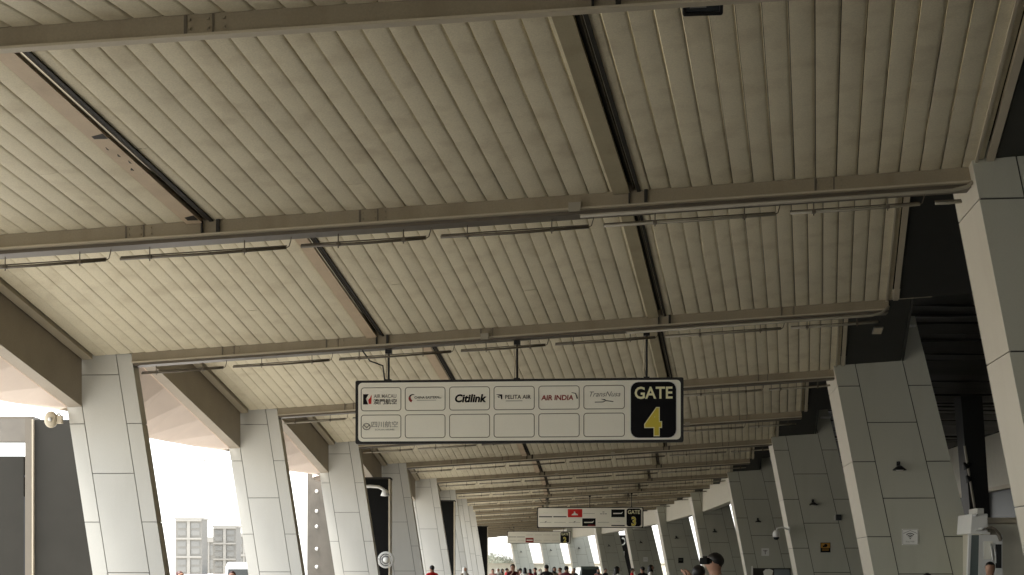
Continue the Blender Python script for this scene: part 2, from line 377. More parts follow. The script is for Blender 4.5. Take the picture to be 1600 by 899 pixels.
# ------------------------------------------------------------------ columns
def build_column(name, side, depth=1.85, wide=.14):
    root = thing(name, '', 'column')
    if side == 'L':
        ztop = EYE+K*.998; lean = .157
        XL = lambda z: -.345*K + lean*(EYE+K-z); XR = lambda z: -.008 + lean*(EYE+K-z)
        v0, v1 = -.08, .20; fr = (.21, .79); seg = 1.77; off = EYE+K*.5675-2*1.77+.0
        zj_main = [EYE+K*z for z in (.9025, .445, -.015, -.475)]
        zj_side = [EYE+K*z for z in (.676, .2196, -.24)]
    else:
        ztop = EYE+K*1.5
        XL = lambda z: -.04*K + .19*(EYE+1.2*K-z); XR = lambda z: .495*K + wide + .245*(EYE+1.2*K-z)
        v0, v1 = -.34, depth; fr = (.235, .75)
        zj_main = [EYE+K*z for z in (1.33, .872, .4224, -.027, -.5)]
        zj_side = [EYE+K*z for z in (1.09, .64, .194, -.26)]
    e = .022
    def q(fx, z, y, ins=0): return (XL(z)+(XR(z)-XL(z))*fx+ins, y, z)
    mb = MB()
    z0 = 0.0
    mb.hexa([q(0, z0, v0+e, e), q(1, z0, v0+e, -e), q(1, z0, v1, -e), q(0, z0, v1, e), q(0, ztop-.01, v0+e, e), q(1, ztop-.01, v0+e, -e), q(1, ztop-.01, v1, -e), q(0, ztop-.01, v1, e)])
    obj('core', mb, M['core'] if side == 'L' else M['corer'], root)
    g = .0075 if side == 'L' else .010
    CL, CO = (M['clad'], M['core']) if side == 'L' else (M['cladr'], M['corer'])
    cols = [(0, fr[0], zj_side), (fr[0], fr[1], zj_main), (fr[1], 1, zj_side)]
    for (a, b, zj) in cols:
        zs = [ztop]+[z for z in zj if z < ztop-.1]+[.02]
        zs = [z for z in zs if z > 0.01]
        for k in range(len(zs)-1):
            hi, lo = zs[k]-g*(k > 0), zs[k+1]+g
            ga, gb = (0 if a == 0 else g), (0 if b == 1 else -g)
            for (yy, y2) in ((v0, v0+e-.002), (v1+.002, v1+e)):
                mb = MB(); mb.hexa([q(a, lo, yy, ga), q(b, lo, yy, gb), q(b, lo, y2, gb), q(a, lo, y2, ga), q(a, hi, yy, ga), q(b, hi, yy, gb), q(b, hi, y2, gb), q(a, hi, y2, ga)])
                obj('cladding_panel', mb, CL, root)
    # side faces (towards the walkway and away from it)
    for fx, s in ((0, 1), (1, -1)):
        zs = [ztop]+[z for z in zj_side if z < ztop-.1]+[.02]
        for k in range(len(zs)-1):
            hi, lo = zs[k]-g*.6*(k > 0), zs[k+1]+g*.6
            mb = MB(); i0, i1 = 0.001*s, s*(e-.003)
            ya, yb = v0+e+.001, v1-.001
            mb.hexa([q(fx, lo, ya, i0), q(fx, lo, ya, i1), q(fx, lo, yb, i1), q(fx, lo, yb, i0), q(fx, hi, ya, i0), q(fx, hi, ya, i1), q(fx, hi, yb, i1), q(fx, hi, yb, i0)])
            obj('side_panel', mb, M['cladside'], root)
    mb = MB(); mb.hexa([q(0, .001, v0-.03, -.03), q(1, .001, v0-.03, .03), q(1, .001, v1+.05, .03), q(0, .001, v1+.05, -.03), q(0, .14, v0-.03, -.03), q(1, .14, v0-.03, .03), q(1, .14, v1+.05, .03), q(0, .14, v1+.05, -.03)])
    obj('plinth', mb, M['metal'], root)
    return root
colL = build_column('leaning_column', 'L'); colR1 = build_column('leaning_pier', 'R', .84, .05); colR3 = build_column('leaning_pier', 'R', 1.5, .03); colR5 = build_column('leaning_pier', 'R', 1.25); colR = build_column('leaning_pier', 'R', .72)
def place(o, i, r=False):
    a = NODES[i]; u, v = axes(i)
    o.location = (a[2], a[3], 0) if r else (a[0], a[1], 0); o.rotation_euler = (0, 0, math.atan2(u.y, u.x) if not (r and i == 1) else R_(-5.5))
for i in list(range(1, 14))+[0, -1, -2, -3]:
    o = colL if i == 1 else copy_tree(colL); place(o, i)
    lab = 'column just outside the left edge of the photo' if i == 1 else NTH[i-2]+' visible column from the left in the pale roadside row'
    if i < 1: lab = 'column outside the left edge, %s towards the photographer' % NTH[-i]
    tag(o, 'pale panel-clad leaning '+lab, 'column', 'leaning roadside columns on the left')
for n, i in enumerate(list(range(1, 22, 2))+[-1, -3]):
    o = {1: colR1, 3: colR3, 5: colR5, 7: colR}.get(i) or copy_tree(colR); place(o, i, True)
    lab = 'cut by the right edge of the photo' if i == 1 else NTH[n-1]+' after the one at the right edge'
    if i < 0: lab = 'outside the right edge, %s towards the photographer' % NTH[(-i)//2]
    tag(o, 'wide grey leaning pier '+lab, 'column', 'wide leaning piers on the right')

# ------------------------------------------------------------------ ground
def sheet(name, pts, z, m, kind='structure', label=None):
    mb = MB(); mb.add([(x, y, z) for x, y in pts], [tuple(range(len(pts)))]); o = obj(name, mb, m); o['kind'] = kind; return o
sheet('ground', [(-3000, -1500), (3000, -1500), (3000, 4000), (-3000, 4000)], -.15, M['ground'])
def offs(i, t, du): 
    u, v = axes(i); p = NP(i, t); return (p.x+u.x*du, p.y+u.y*du)
def ribbon(name, l, r, z, m, th=None):
    mb = MB(); vs = []
    rows = [(-60, None)]+[(0, i) for i in range(-4, LAST+1)]
    pts = []
    for i in range(-4, LAST+1): pts.append((offs(i, *l), offs(i, *r)))
    a, b = pts[0]; c, d = pts[1]
    pts.insert(0, ((a[0]-8*(c[0]-a[0]), a[1]-8*(c[1]-a[1])), (b[0]-8*(d[0]-b[0]), b[1]-8*(d[1]-b[1]))))
    for a, b in pts: vs += [(a[0], a[1], z), (b[0], b[1], z)]
    n = len(pts); F = [(2*k, 2*k+1, 2*k+3, 2*k+2) for k in range(n-1)]
    if th:
        vs += [(x, y, z-th) for x, y, _ in vs[:2*n]]; o_ = 2*n
        F += [(2*k, 2*k+2, o_+2*k+2, o_+2*k) for k in range(n-1)]+[(2*k+1, 2*k+3, o_+2*k+3, o_+2*k+1) for k in range(n-1)]
    mb.add(vs, F); o = obj(name, mb, m); o['kind'] = 'structure'; return o
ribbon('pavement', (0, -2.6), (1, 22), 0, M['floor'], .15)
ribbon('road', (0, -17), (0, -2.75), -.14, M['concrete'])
ribbon('kerb', (0, -2.75), (0, -2.6), .004, M['kerb'], .16)
ribbon('road_marking', (0, -9.9), (0, -9.7), -.136, M['paint'])
ribbon('road_marking', (0, -3.2), (0, -3.05), -.136, M['paint'])

# ------------------------------------------------------------------ terminal building on the right
tb = thing('terminal_building', 'dark terminal frontage with beige fascia behind the right-hand piers', 'building', (26, 70, 0))
inv = Matrix.Translation((-26, -70, 0))
def tp(name, mb, m, parent=tb, kind=None):
    o = obj(name, mb, m, parent); o.data.transform(inv)
    if kind: o['kind'] = kind
    return o
FX = lambda y: 25.65+.052*(y-86.6)
SZ = EYE+1.9*K
ys = -60.0; k = 0
def edgeX(y):           # outer edge of the soffit strip at this depth
    for i in range(0, LAST+1):
        a = NP(i-1, 1.10); b = NP(i, 1.10)
        if a.y <= y <= b.y: return a.x+(b.x-a.x)*(y-a.y)/(b.y-a.y)
    return NP(-1, 1.1).x
while ys < 150:
    ye = ys+1.55; dz = random.uniform(-.03, .03); tl = random.uniform(-.10, .10)
    mb = MB(); x0a, x0b = edgeX(ys)+.05, edgeX(ye)+.05; x1a, x1b = FX(ys), FX(ye)
    z = SZ+dz
    n = 10; vs = []
    for q in range(n+1):
        f = q/n; wv = .025*math.sin(f*23+k*1.7)+.015*math.sin(f*51+k)
        xa = x0a+(x1a-x0a)*f; xb = x0b+(x1b-x0b)*f
        vs += [(xa, ys+.8*f*0, z+wv), (xb, ye-.06, z+tl+wv*.5), (xa, ys, z+.12), (xb, ye-.06, z+.14)]
    F = []
    for q in range(n):
        o4 = 4*q; F += [(o4, o4+4, o4+5, o4+1), (o4+2, o4+3, o4+7, o4+6), (o4, o4+2, o4+6, o4+4), (o4+1, o4+5, o4+7, o4+3)]
    mb.add(vs, F); tp('soffit_slat', mb, M['glossblack']); ys = ye; k += 1
mb = MB(); mb.hexa([(edgeX(-60), -60, SZ+.2), (FX(-60)+.3, -60, SZ+.2), (FX(150)+.3, 150, SZ+.2), (edgeX(150)-.2, 150, SZ+.2), (edgeX(-60), -60, SZ+.5), (FX(-60)+25, -60, SZ+.5), (FX(150)+25, 150, SZ+.5), (edgeX(150)-.2, 150, SZ+.5)]); tp('roof_slab', mb, M['darkclad'])
y = -60.0
while y < 150:
    ye = min(y+7.5, 150.5)
    mb = MB(); mb.hexa([(FX(y+.03), y+.03, EYE+1.14*K), (FX(ye-.03), ye-.03, EYE+1.14*K), (FX(ye)+.3, ye-.03, EYE+1.14*K), (FX(y)+.3, y+.03, EYE+1.14*K),
                        (FX(y+.03), y+.03, SZ-.1), (FX(ye-.03), ye-.03, SZ-.1), (FX(ye)+.3, ye-.03, SZ-.1), (FX(y)+.3, y+.03, SZ-.1)]); tp('fascia_panel', mb, M['beige'])
    mb = MB(); mb.hexa([(FX(y)+.12, y+.06, 0.05), (FX(ye)+.12, ye-.06, .05), (FX(ye)+.18, ye-.06, .05), (FX(y)+.18, y+.06, .05),
                        (FX(y)+.12, y+.06, EYE+1.13*K), (FX(ye)+.12, ye-.06, EYE+1.13*K), (FX(ye)+.18, ye-.06, EYE+1.13*K), (FX(y)+.18, y+.06, EYE+1.13*K)]); tp('window', mb, M['tglass'])
    mb = MB(); mb.box(FX(y)-.05, FX(y)+.25, y-.05, y+.05, 0, EYE+1.13*K); tp('mullion', mb, M['pipe'])
    y += 7.5
mb = MB(); mb.box(FX(60)+.0, FX(60)+25, -60, -59.7, 0, SZ); mb.box(FX(150)+.2, FX(150)+25, 150, 150.3, 0, SZ+.2); mb.hexa([(FX(-60)+.9, -59, .01), (FX(-60)+1, -59, .01), (FX(149)+1, 149, .01), (FX(149)+.9, 149, .01), (FX(-60)+.9, -59, SZ), (FX(-60)+1, -59, SZ), (FX(149)+1, 149, SZ), (FX(149)+.9, 149, SZ)]); tp('wall', mb, M['darkclad'])
mb = MB(); mb.hexa([(FX(y_)+dx, y_, z) for z in (EYE+1.14*K-.22, EYE+1.14*K-.02) for (dx, y_) in ((-.15, -60), (-.15, 150), (.11, 150), (.11, -60))]); tp('fascia_sill', mb, M['trimpale'])
# dark leaning pillar seen between the first two piers, with two spotlights
def pxy(x, y, Y): return Vector(((x-800)/2400*Y, Y, EYE+(890-y)/2400*Y))
dp = thing('dark_pillar', 'black leaning pillar with two spotlights seen between the two nearest right piers', 'pillar', (pxy(1530, 890, 64).x, 64, 0))
mb = MB(); b0 = Vector((pxy(1534, 890, 64).x, 64, 0)); 
o_ = Vector(dp.location)
def rel(p, o=o_): return tuple(Vector(p)-o)
xa, xb = pxy(1523, 890, 64).x, pxy(1552, 890, 64).x; xta, xtb = pxy(1497, 600, 64).x, pxy(1530, 600, 64).x; zt = SZ-.05
mb.hexa([rel(p) for p in ((xa, 63.6, 0), (xb, 63.6, 0), (xb, 64.6, 0), (xa, 64.6, 0), (xta, 63.6, zt), (xtb, 63.6, zt), (xtb, 64.6, zt), (xta, 64.6, zt))]); obj('shaft', mb, M['black'], dp)
mb = MB(); mb.tube([rel(pxy(1507, 697, 63.5)), rel(pxy(1524, 800, 63.5)), rel((pxy(1530, 890, 63.5).x, 63.5, 0))], .05, 8); obj('downpipe', mb, M['pipew'], dp)
for (x, y) in ((1508, 727), (1512, 747)):
    p = pxy(x, y, 63.3); mb = MB(); Mx = Matrix.Rotation(R_(150), 4, 'Y'); mb.lathe([(.02, -.12), (.06, -.1), (.17, .16), (.14, .16), (.05, -.05)], 12, rel(p), Mx.to_3x3().to_4x4()); mb.tube([rel(p+Vector((.1, 0, .08))), rel(p+Vector((.35, .2, .05)))], .03, 6); obj('spotlight', mb, M['black'], dp)

# lintels between the far piers
for n, i in enumerate(range(7, 20, 2)):
    a = Vector(NODES[i][2:]+(0,)); b = Vector(NODES[i+2][2:]+(0,))
    mb = MB(); u1, v1 = axes(i); u2, v2 = axes(i+2)
    base = a+u1*.55+v1*.78; e_ = b+u2*.55-v2*.40; O = base
    p0, p1 = base-O, e_-O; uu = u1*.45
    mb.hexa([p0+Vector((0, 0, 5.05)), p0+uu+Vector((0, 0, 5.05)), p1+uu+Vector((0, 0, 5.05)), p1+Vector((0, 0, 5.05)), p0+Vector((0, 0, 6.6)), p0+uu+Vector((0, 0, 6.6)), p1+uu+Vector((0, 0, 6.6)), p1+Vector((0, 0, 6.6))])
    o = obj('lintel', mb, M['beige']); o.location = O
    tag(o, 'beige lintel panel bridging the %s gap between the far right piers' % NTH[n], 'lintel', 'lintels between the far right piers')

# ------------------------------------------------------------------ fixtures on the piers
def local(o, i, pos, r=True):           # place an object in the frame of rafter i
    a = NODES[i]; u, v = axes(i); b = Vector((a[2], a[3], 0)) if r else Vector((a[0], a[1], 0))
    o.location = b+u*pos[0]+v*pos[1]+Vector((0, 0, pos[2])); o.rotation_euler = (0, 0, math.atan2(u.y, u.x))
PIERN = {i: (NTH[(i-1)//2-1] if i > 1 else 'nearest') for i in range(1, 24, 2)}
def sconce():
    t = thing('wall_lamp', '', 'lamp')
    mb = MB(); mb.lathe([(.02, .05), (.05, .04), (.155, -.045), (.15, -.06), (.135, -.035)], 18, (0, -.19, 0)); obj('shade', mb, M['black'], t, True)
    mb = MB(); mb.lathe([(.13, -.030), (.06, -.075), (.0, -.08)], 14, (0, -.19, 0)); obj('lens', mb, M['white'], t, True)
    mb = MB(); mb.tube([(0, -.19, .04), (0, -.18, .11), (0, -.08, .13), (0, 0, .10)], .016, 6); mb.box(-.04, .04, -.02, 0, .05, .15); obj('bracket', mb, M['black'], t)
    return t
sc0 = sconce()
for k, i in enumerate(range(3, 22, 2)):
    o = sc0 if k == 0 else copy_tree(sc0); local(o, i, (1.27, -.342, 3.88))
    tag(o, 'small black cone lamp on the %s right pier behind the nearest one' % PIERN[i], 'lamp', 'cone lamps on the right piers')
def square_sign(label, i, pos, sz, m, deco):
    t = thing('wall_sign', label, 'sign'); mb = MB(); mb.box(-sz/2, sz/2, -.02, 0, -sz/2, sz/2); obj('plate', mb, m, t)
    deco(t, sz); local(t, i, pos); return t
def wifi(t, s):
    mb = MB()
    for r in (.10, .20, .31):
        r *= s; pts = [(r*math.sin(a), -.024, -.08*s+r*math.cos(a)) for a in [R_(-48+96*k/8) for k in range(9)]]
        mb.tube(pts, .022*s, 4)
    mb.lathe([(.0, -.01), (.035*s, -.01), (.035*s, .01), (0, .01)], 8, (0, -.024, -.10*s), Matrix.Rotation(R_(90), 4, 'X'))
    mb.tube([(-.42*s, -.022, .22*s), (0, -.022, .40*s), (.42*s, -.022, .22*s)], .01*s, 4)
    obj('wifi_symbol', mb, M['print'], t)
    me = text_mesh('Free WiFi', .13*s, M['greyprint']); o = obj('lettering', me, None, t); o.location = (0, -.024, -.30*s)
    mb = MB(); outline(mb, -.47*s, .47*s, -.47*s, .47*s, .02, -.023, .02*s, .003); obj('border', mb, M['greyprint'], t)
def warn(t, s):
    mb = MB(); mb.add([(-.45*s, -.023, -.05*s), (.45*s, -.023, -.05*s), (.45*s, -.023, .44*s), (-.45*s, -.023, .44*s)], [(0, 1, 2, 3)]); obj('orange_field', mb, M['orange'], t)
    mb = MB(); mb.lathe([(0, -.01), (.17*s, -.01), (.17*s, .01), (0, .01)], 12, (.02*s, -.027, .20*s), Matrix.Rotation(R_(90), 4, 'X')); mb.box(-.28*s, -.08*s, -.03, -.024, .04*s, .2*s); obj('camera_symbol', mb, M['print'], t)
    mb = MB()
    for z in (-.18, -.30): mb.box(-.34*s, .34*s, -.026, -.021, z*s, (z+.05)*s)
    obj('text_line', mb, M['orange'], t)
def tee(t, s):
    mb = MB(); mb.box(-.28*s, .28*s, -.026, -.021, .18*s, .26*s); mb.box(-.05*s, .05*s, -.026, -.021, -.3*s, .18*s); mb.box(-.18*s, .18*s, -.026, -.021, .04*s, .10*s); obj('symbol', mb, M['greyprint'], t)
def blk(t, s):
    mb = MB(); mb.box(-.3*s, .3*s, -.026, -.021, .05*s, .12*s); obj('symbol', mb, M['greyprint'], t)
square_sign('white square wifi sign on the first right pier behind the nearest one', 3, (1.53, -.342, 2.33), .36, M['white'], wifi)
square_sign('orange and black square notice on the second pier from the right', 5, (1.70, -.342, 2.36), .34, M['print'], warn)
square_sign('small white square sign on the third right pier, above the low poster', 7, (1.62, -.342, 2.42), .36, M['white'], tee)
square_sign('small black square notice on a far right pier', 11, (1.62, -.342, 2.25), .38, M['print'], blk)
square_sign('small pale square notice on the farthest signed pier', 13, (1.70, -.342, 2.45), .38, M['white'], blk)
# black camera box on pier 5
t = thing('junction_box', 'small black camera box at a panel joint of the second pier', 'box'); mb = MB(); mb.box(-.09, .09, -.1, 0, -.1, .1); obj('housing', mb, M['black'], t, bevel=.01); mb = MB(); mb.box(-.15, -.10, -.06, 0, -.1, .08); obj('cover_plate', mb, M['clad'], t); local(t, 5, (2.14, -.342, 3.40))
def cctv(label, loc, side=1, rz=0):
    t = thing('security_camera', label, 'camera', loc, rz)
    mb = MB(); mb.tube([(side*.42, 0, .16), (side*.2, 0, .24), (side*.02, 0, .2), (0, 0, .12)], .025, 8); mb.box(min(side*.42, side*.46), max(side*.42, side*.46), -.08, .08, .06, .26); obj('arm', mb, M['white'], t, True)
    mb = MB(); mb.lathe([(0, .14), (.07, .13), (.12, .05), (.13, -.05), (.12, -.1), (0, -.1)], 18); obj('housing', mb, M['white'], t, True)
    mb = MB(); mb.lathe([(.10, -.1), (.095, -.15), (.06, -.19), (0, -.2)], 16); obj('dome', mb, M['glass'], t, True)
    return t
p = pxy(1213, 835, 53.0); cctv('white dome camera on an arm at the side of the second pier', p, 1)
# CCTV on left column 2
t = thing('security_camera', 'pale bullet camera on the outer edge of the first left column', 'camera', pxy(80, 656, 26.9))
mb = MB(); mb.lathe([(0, -.06), (.09, -.055), (.125, -.02), (.13, .02), (.12, .05), (.06, .06), (0, .06)], 18, (0, 0, 0), Matrix.Rotation(R_(84), 4, 'X')); o = obj('housing', mb, M['trimpale'], t, True); o.scale = (.9, 1, 1.15)
mb = MB(); mb.lathe([(0, -.01), (.035, -.01), (.035, .02), (0, .02)], 12, (0, -.07, .0), Matrix.Rotation(R_(90), 4, 'X')); obj('lens', mb, M['white'], t, True)
mb = MB(); mb.box(.06, .20, -.04, .04, -.07, .07); mb.tube([(.05, 0, .03), (.14, 0, .11), (.19, 0, .02)], .02, 6); obj('bracket', mb, M['trimpale'], t, bevel=.005)
# pale floodlights on pier tops
for k, (x, y, i) in enumerate(((1418, 509, 3), (1290, 652, 5))):
    Y = NODES[i][3]-.55; t = thing('floodlight', 'small pale floodlight at the top of the %s right pier behind the nearest' % PIERN[i], 'lamp', pxy(x, y, Y), -.1, 'floodlights on pier tops')
    mb = MB(); mb.box(-.17, .17, -.09, .09, -.05, .01); obj('housing', mb, M['white'], t, bevel=.01)
    mb = MB(); mb.tube([(-.15, .05, 0), (-.14, .12, .12), (-.05, .2, .15)], .012, 5); mb.box(-.17, .17, .09, .25, -.02, .0); obj('bracket', mb, M['metal'], t)
# recessed downlight in the black strip
P3 = bay_frame(3); p = P3(1.057, .22); t = thing('downlight', 'small pale rectangular downlight in the black soffit beside the GATE 4 bay', 'lamp', p, -.1)
mb = MB(); mb.box(-.10, .10, -.17, .17, -.035, .0); obj('housing', mb, M['metal'], t); mb = MB(); mb.box(-.085, .085, -.15, .15, -.04, -.036); obj('lens', mb, M['trimpale'], t); t.rotation_euler = (R_(-15), 0, -.1)
# black floodlight hung under bay 1
t = thing('floodlight', 'black rectangular floodlight hung under the ceiling at the top of the photo', 'lamp', (1.615, 13.0, 6.41), R_(-5))
mb = MB(); mb.box(-.15, .15, -.02, .10, -.10, .10); outline(mb, -.17, .17, -.115, .115, .02, -.04, .03, .03); o = obj('housing', mb, M['black'], t, bevel=.004)
mb = MB(); mb.box(-.135, .135, -.03, -.021, -.08, .08); obj('glass', mb, M['glass'], t)
mb = MB(); mb.box(-.11, .03, -.034, -.031, -.05, .03); obj('reflector', mb, M['metal'], t)
mb = MB(); mb.tube([(-.165, .05, 0), (-.165, .05, .16), (.165, .05, .16), (.165, .05, 0)], .01, 6); mb.tube([(0, .05, .16), (0, .05, .28)], .012, 6); obj('bracket', mb, M['black'], t)
t.rotation_euler = (R_(25), 0, R_(-5))

# ------------------------------------------------------------------ hanging gate signs
def gate_sign(num, label, c, rz, rod_top, tiles):
    t = thing('gate_sign', label, 'sign', c, rz)
    s = 5.70/514; W2 = 257*s; H2 = 50*s
    X = lambda px: (px-810)*s; Z = lambda py: (643-py)*s     # face coordinates
    mb = MB(); plate(mb, rrect(-W2, W2, -H2, H2, .03, -.06), .12); obj('case', mb, M['black'], t)
    mb = MB(); plate(mb, rrect(-W2+.05, W2-.05, -H2+.042, H2-.042, .07, -.064), .003); obj('face', mb, M['signface'], t)
    mb = MB(); plate(mb, rrect(X(985.5), X(1055.5), -H2+.075, H2-.075, .13, -.071), .006); obj('number_panel', mb, M['print'], t)
    mb = MB(); outline(mb, X(984), X(1057), -H2+.062, H2-.062, .14, -.070, .016, .004); obj('number_border', mb, M['white'], t)
    me = text_mesh('GATE', .285, M['cream'], .004, .006, sx=.92); o = obj('lettering', me, None, t); o.location = (X(1020.5), -.074, Z(614.5)-.035)
    me = text_mesh(num, .64, M['cream'], .003, .030, sx=.86); o = obj('numeral_outline', me, None, t); o.location = (X(1020.5), -.0735, Z(661)-.035)
    me = text_mesh(num, .64, M['yellow'], .004, .014, sx=.86); o = obj('numeral', me, None, t); o.location = (X(1020.5), -.0765, Z(661)-.035)
    for r, (za, zb) in enumerate(((604, 641.5), (647, 684.5))):
        for k, xa in enumerate((561.7, 631.6, 701.7, 771.7, 841.8, 912)):
            tiles(t, r, k, X(xa), X(xa+64.3), Z(zb), Z(za), s)
    for (px, m_) in ((605, 1), (808, 1), (1010, 1)):
        mb = MB(); x = X(px); top = rod_top(x)
        mb.tube([(x, 0, H2), (x, 0, top)], .020, 8); mb.box(x-.055, x+.055, -.05, .05, top-.07, top); mb.box(x-.05, x+.05, -.05, .05, H2, H2+.02); obj('hanger_rod', mb, M['black'], t)
        mb = MB(); mb.tube([(x-.05, 0, H2), (x-.04, 0, (H2+top)/2), (x-.055, 0, top-.15), (x-.05, 0, top)], .010, 5); obj('cable', mb, M['trimpale'], t)
    mb = MB(); x = X(605); mb.tube([(x-.45, -.1, rod_top(x)-.02), (x-.32, -.06, rod_top(x)-.2), (x-.1, -.02, rod_top(x)-.28), (x-.07, 0, H2)], .014, 5); obj('feed_cable', mb, M['black'], t)
    return t
def addtext(t, s_, size, m, x, z, bold=0, shear=0, sx=1, y=-.0665):
    me = text_mesh(s_, size, m, .002, bold, shear, sx=sx); o = obj('lettering', me, None, t); o.location = (x, y, z)
def poly(mb, pts, y=-.068): mb.add([(x, y, z) for x, z in pts], [tuple(range(len(pts)))])
def frame(t, x0, x1, z0, z1):
    mb = MB(); outline(mb, x0, x1, z0, z1, .055, -.0665, .014, .002); obj('tile_outline', mb, M['signline'], t)
def tiles4(t, r, k, x0, x1, z0, z1, s):
    frame(t, x0, x1, z0, z1); w_ = x1-x0; cx = (x0+x1)/2; cz = (z0+z1)/2
    if r == 0 and k == 0:
        mb = MB(); poly(mb, [(x0+.04, cz-.09), (x0+.13, cz-.09), (x0+.09, cz+.01), (x0+.135, cz+.085), (x0+.15, cz+.09), (x0+.04, cz+.09)]); obj('emblem', mb, M['print'], t)
        mb = MB(); poly(mb, [(x0+.14, cz-.08), (x0+.185, cz-.08), (x0+.19, cz+.085), (x0+.165, cz+.03), (x0+.13, cz-.01)]); obj('emblem', mb, M['red'], t)
        addtext(t, 'AIR MACAU', .088, M['greyprint'], x0+.43, cz+.05, .001, sx=.85); addtext(t, '\u6fb3\u9580\u822a\u7a7a', .10, M['print'], x0+.43, cz-.05, .001, sx=1.05)
    elif r == 0 and k == 1:
        mb = MB(); a = [R_(70+18*j) for j in range(11)]
        poly(mb, [(x0+.14+.075*math.cos(q), cz+.01+.075*math.sin(q)) for q in a[:6]]+[(x0+.15+.05*math.cos(q), cz+.02+.05*math.sin(q)) for q in a[5::-1]]); obj('emblem', mb, M['print'], t)
        mb = MB(); poly(mb, [(x0+.14+.075*math.cos(q), cz+.01+.075*math.sin(q)) for q in a[5:]]+[(x0+.15+.045*math.cos(q), cz+.02+.045*math.sin(q)) for q in a[:4:-1]]); obj('emblem', mb, M['darkred'], t)
        addtext(t, 'CHINA EASTERN', .058, M['print'], x0+.385, cz+.022, .001); mb = MB(); mb.box(x0+.21, x0+.55, -.068, -.066, cz-.028, cz-.02); mb.box(x0+.60, x0+.64, -.068, -.066, cz+.005, cz+.02); obj('rule', mb, M['greyprint'], t)
    elif r == 0 and k == 2: addtext(t, 'Citilink', .185, M['print'], cx, cz-.005, .007, .18)
    elif r == 0 and k == 3:
        mb = MB(); poly(mb, [(x0+.04, cz+.065), (x0+.15, cz+.065), (x0+.15, cz-.02), (x0+.13, cz-.02), (x0+.12, cz+.035)]); poly(mb, [(x0+.06, cz+.03), (x0+.105, cz+.03), (x0+.10, cz-.0)]); obj('emblem', mb, M['print'], t)
        addtext(t, 'PELITA AIR', .098, M['print'], x0+.42, cz+.015, .001, sx=.95); mb = MB(); mb.box(x0+.21, x0+.50, -.068, -.066, cz-.055, cz-.045); obj('rule', mb, M['greyprint'], t)
    elif r == 0 and k == 4:
        addtext(t, 'AIR INDIA', .122, M['darkred'], cx-.03, cz-.005, .003, .1, sx=1.0)
        mb = MB(); mb.tube([(x1-.14, -.068, cz+.085), (x1-.07, -.068, cz+.07), (x1-.04, -.068, cz-.02)], [.004, .008, .011], 4); obj('emblem', mb, M['print'], t)
    elif r == 0 and k == 5:
        addtext(t, 'TransNusa', .125, M['greyprint'], cx, cz+.05, 0, .35, sx=1.0)
        mb = MB(); poly(mb, [(cx-.06, cz-.03), (cx+.02, cz-.035), (cx+.03, cz-.06), (cx-.02, cz-.045)]); mb.tube([(cx-.16, -.068, cz-.085), (cx-.02, -.068, cz-.082), (cx+.03, -.068, cz-.06), (cx+.16, -.068, cz-.078)], .006, 4); obj('emblem', mb, M['print'], t)
    elif r == 1 and k == 0:
        mb = MB(); pts = [(x0+.10+.065*math.cos(R_(a)), -.068, cz+.0+.055*math.sin(R_(a))) for a in range(0, 361, 30)]; mb.tube(pts, .007, 4); mb.tube([(x0+.05, -.068, cz+.03), (x0+.10, -.068, cz-.02), (x0+.155, -.068, cz+.03)], .008, 4); obj('emblem', mb, M['greyprint'], t)
        addtext(t, '\u56db\u5ddd\u822a\u7a7a', .115, M['greyprint'], x0+.42, cz+.03, 0, sx=1.05); addtext(t, 'SICHUAN AIRLINES', .040, M['greyprint'], x0+.42, cz-.055, 0)
a2 = NODES[2]
c4 = Vector((.11, 26.66, EYE+247*26.66/2400)); 
def rt(i, c, rz):
    def f(x):
        X_ = c[0]+x*math.cos(rz); a = NODES[i]; tt = (X_-a[0])/(a[2]-a[0]); return EYE+K*(1+.2*tt)-.225-c[2]
    return f
gate_sign('4', 'large hanging white airline sign reading GATE 4', c4, R_(-4.7), rt(2, c4, R_(-4.7)), tiles4)
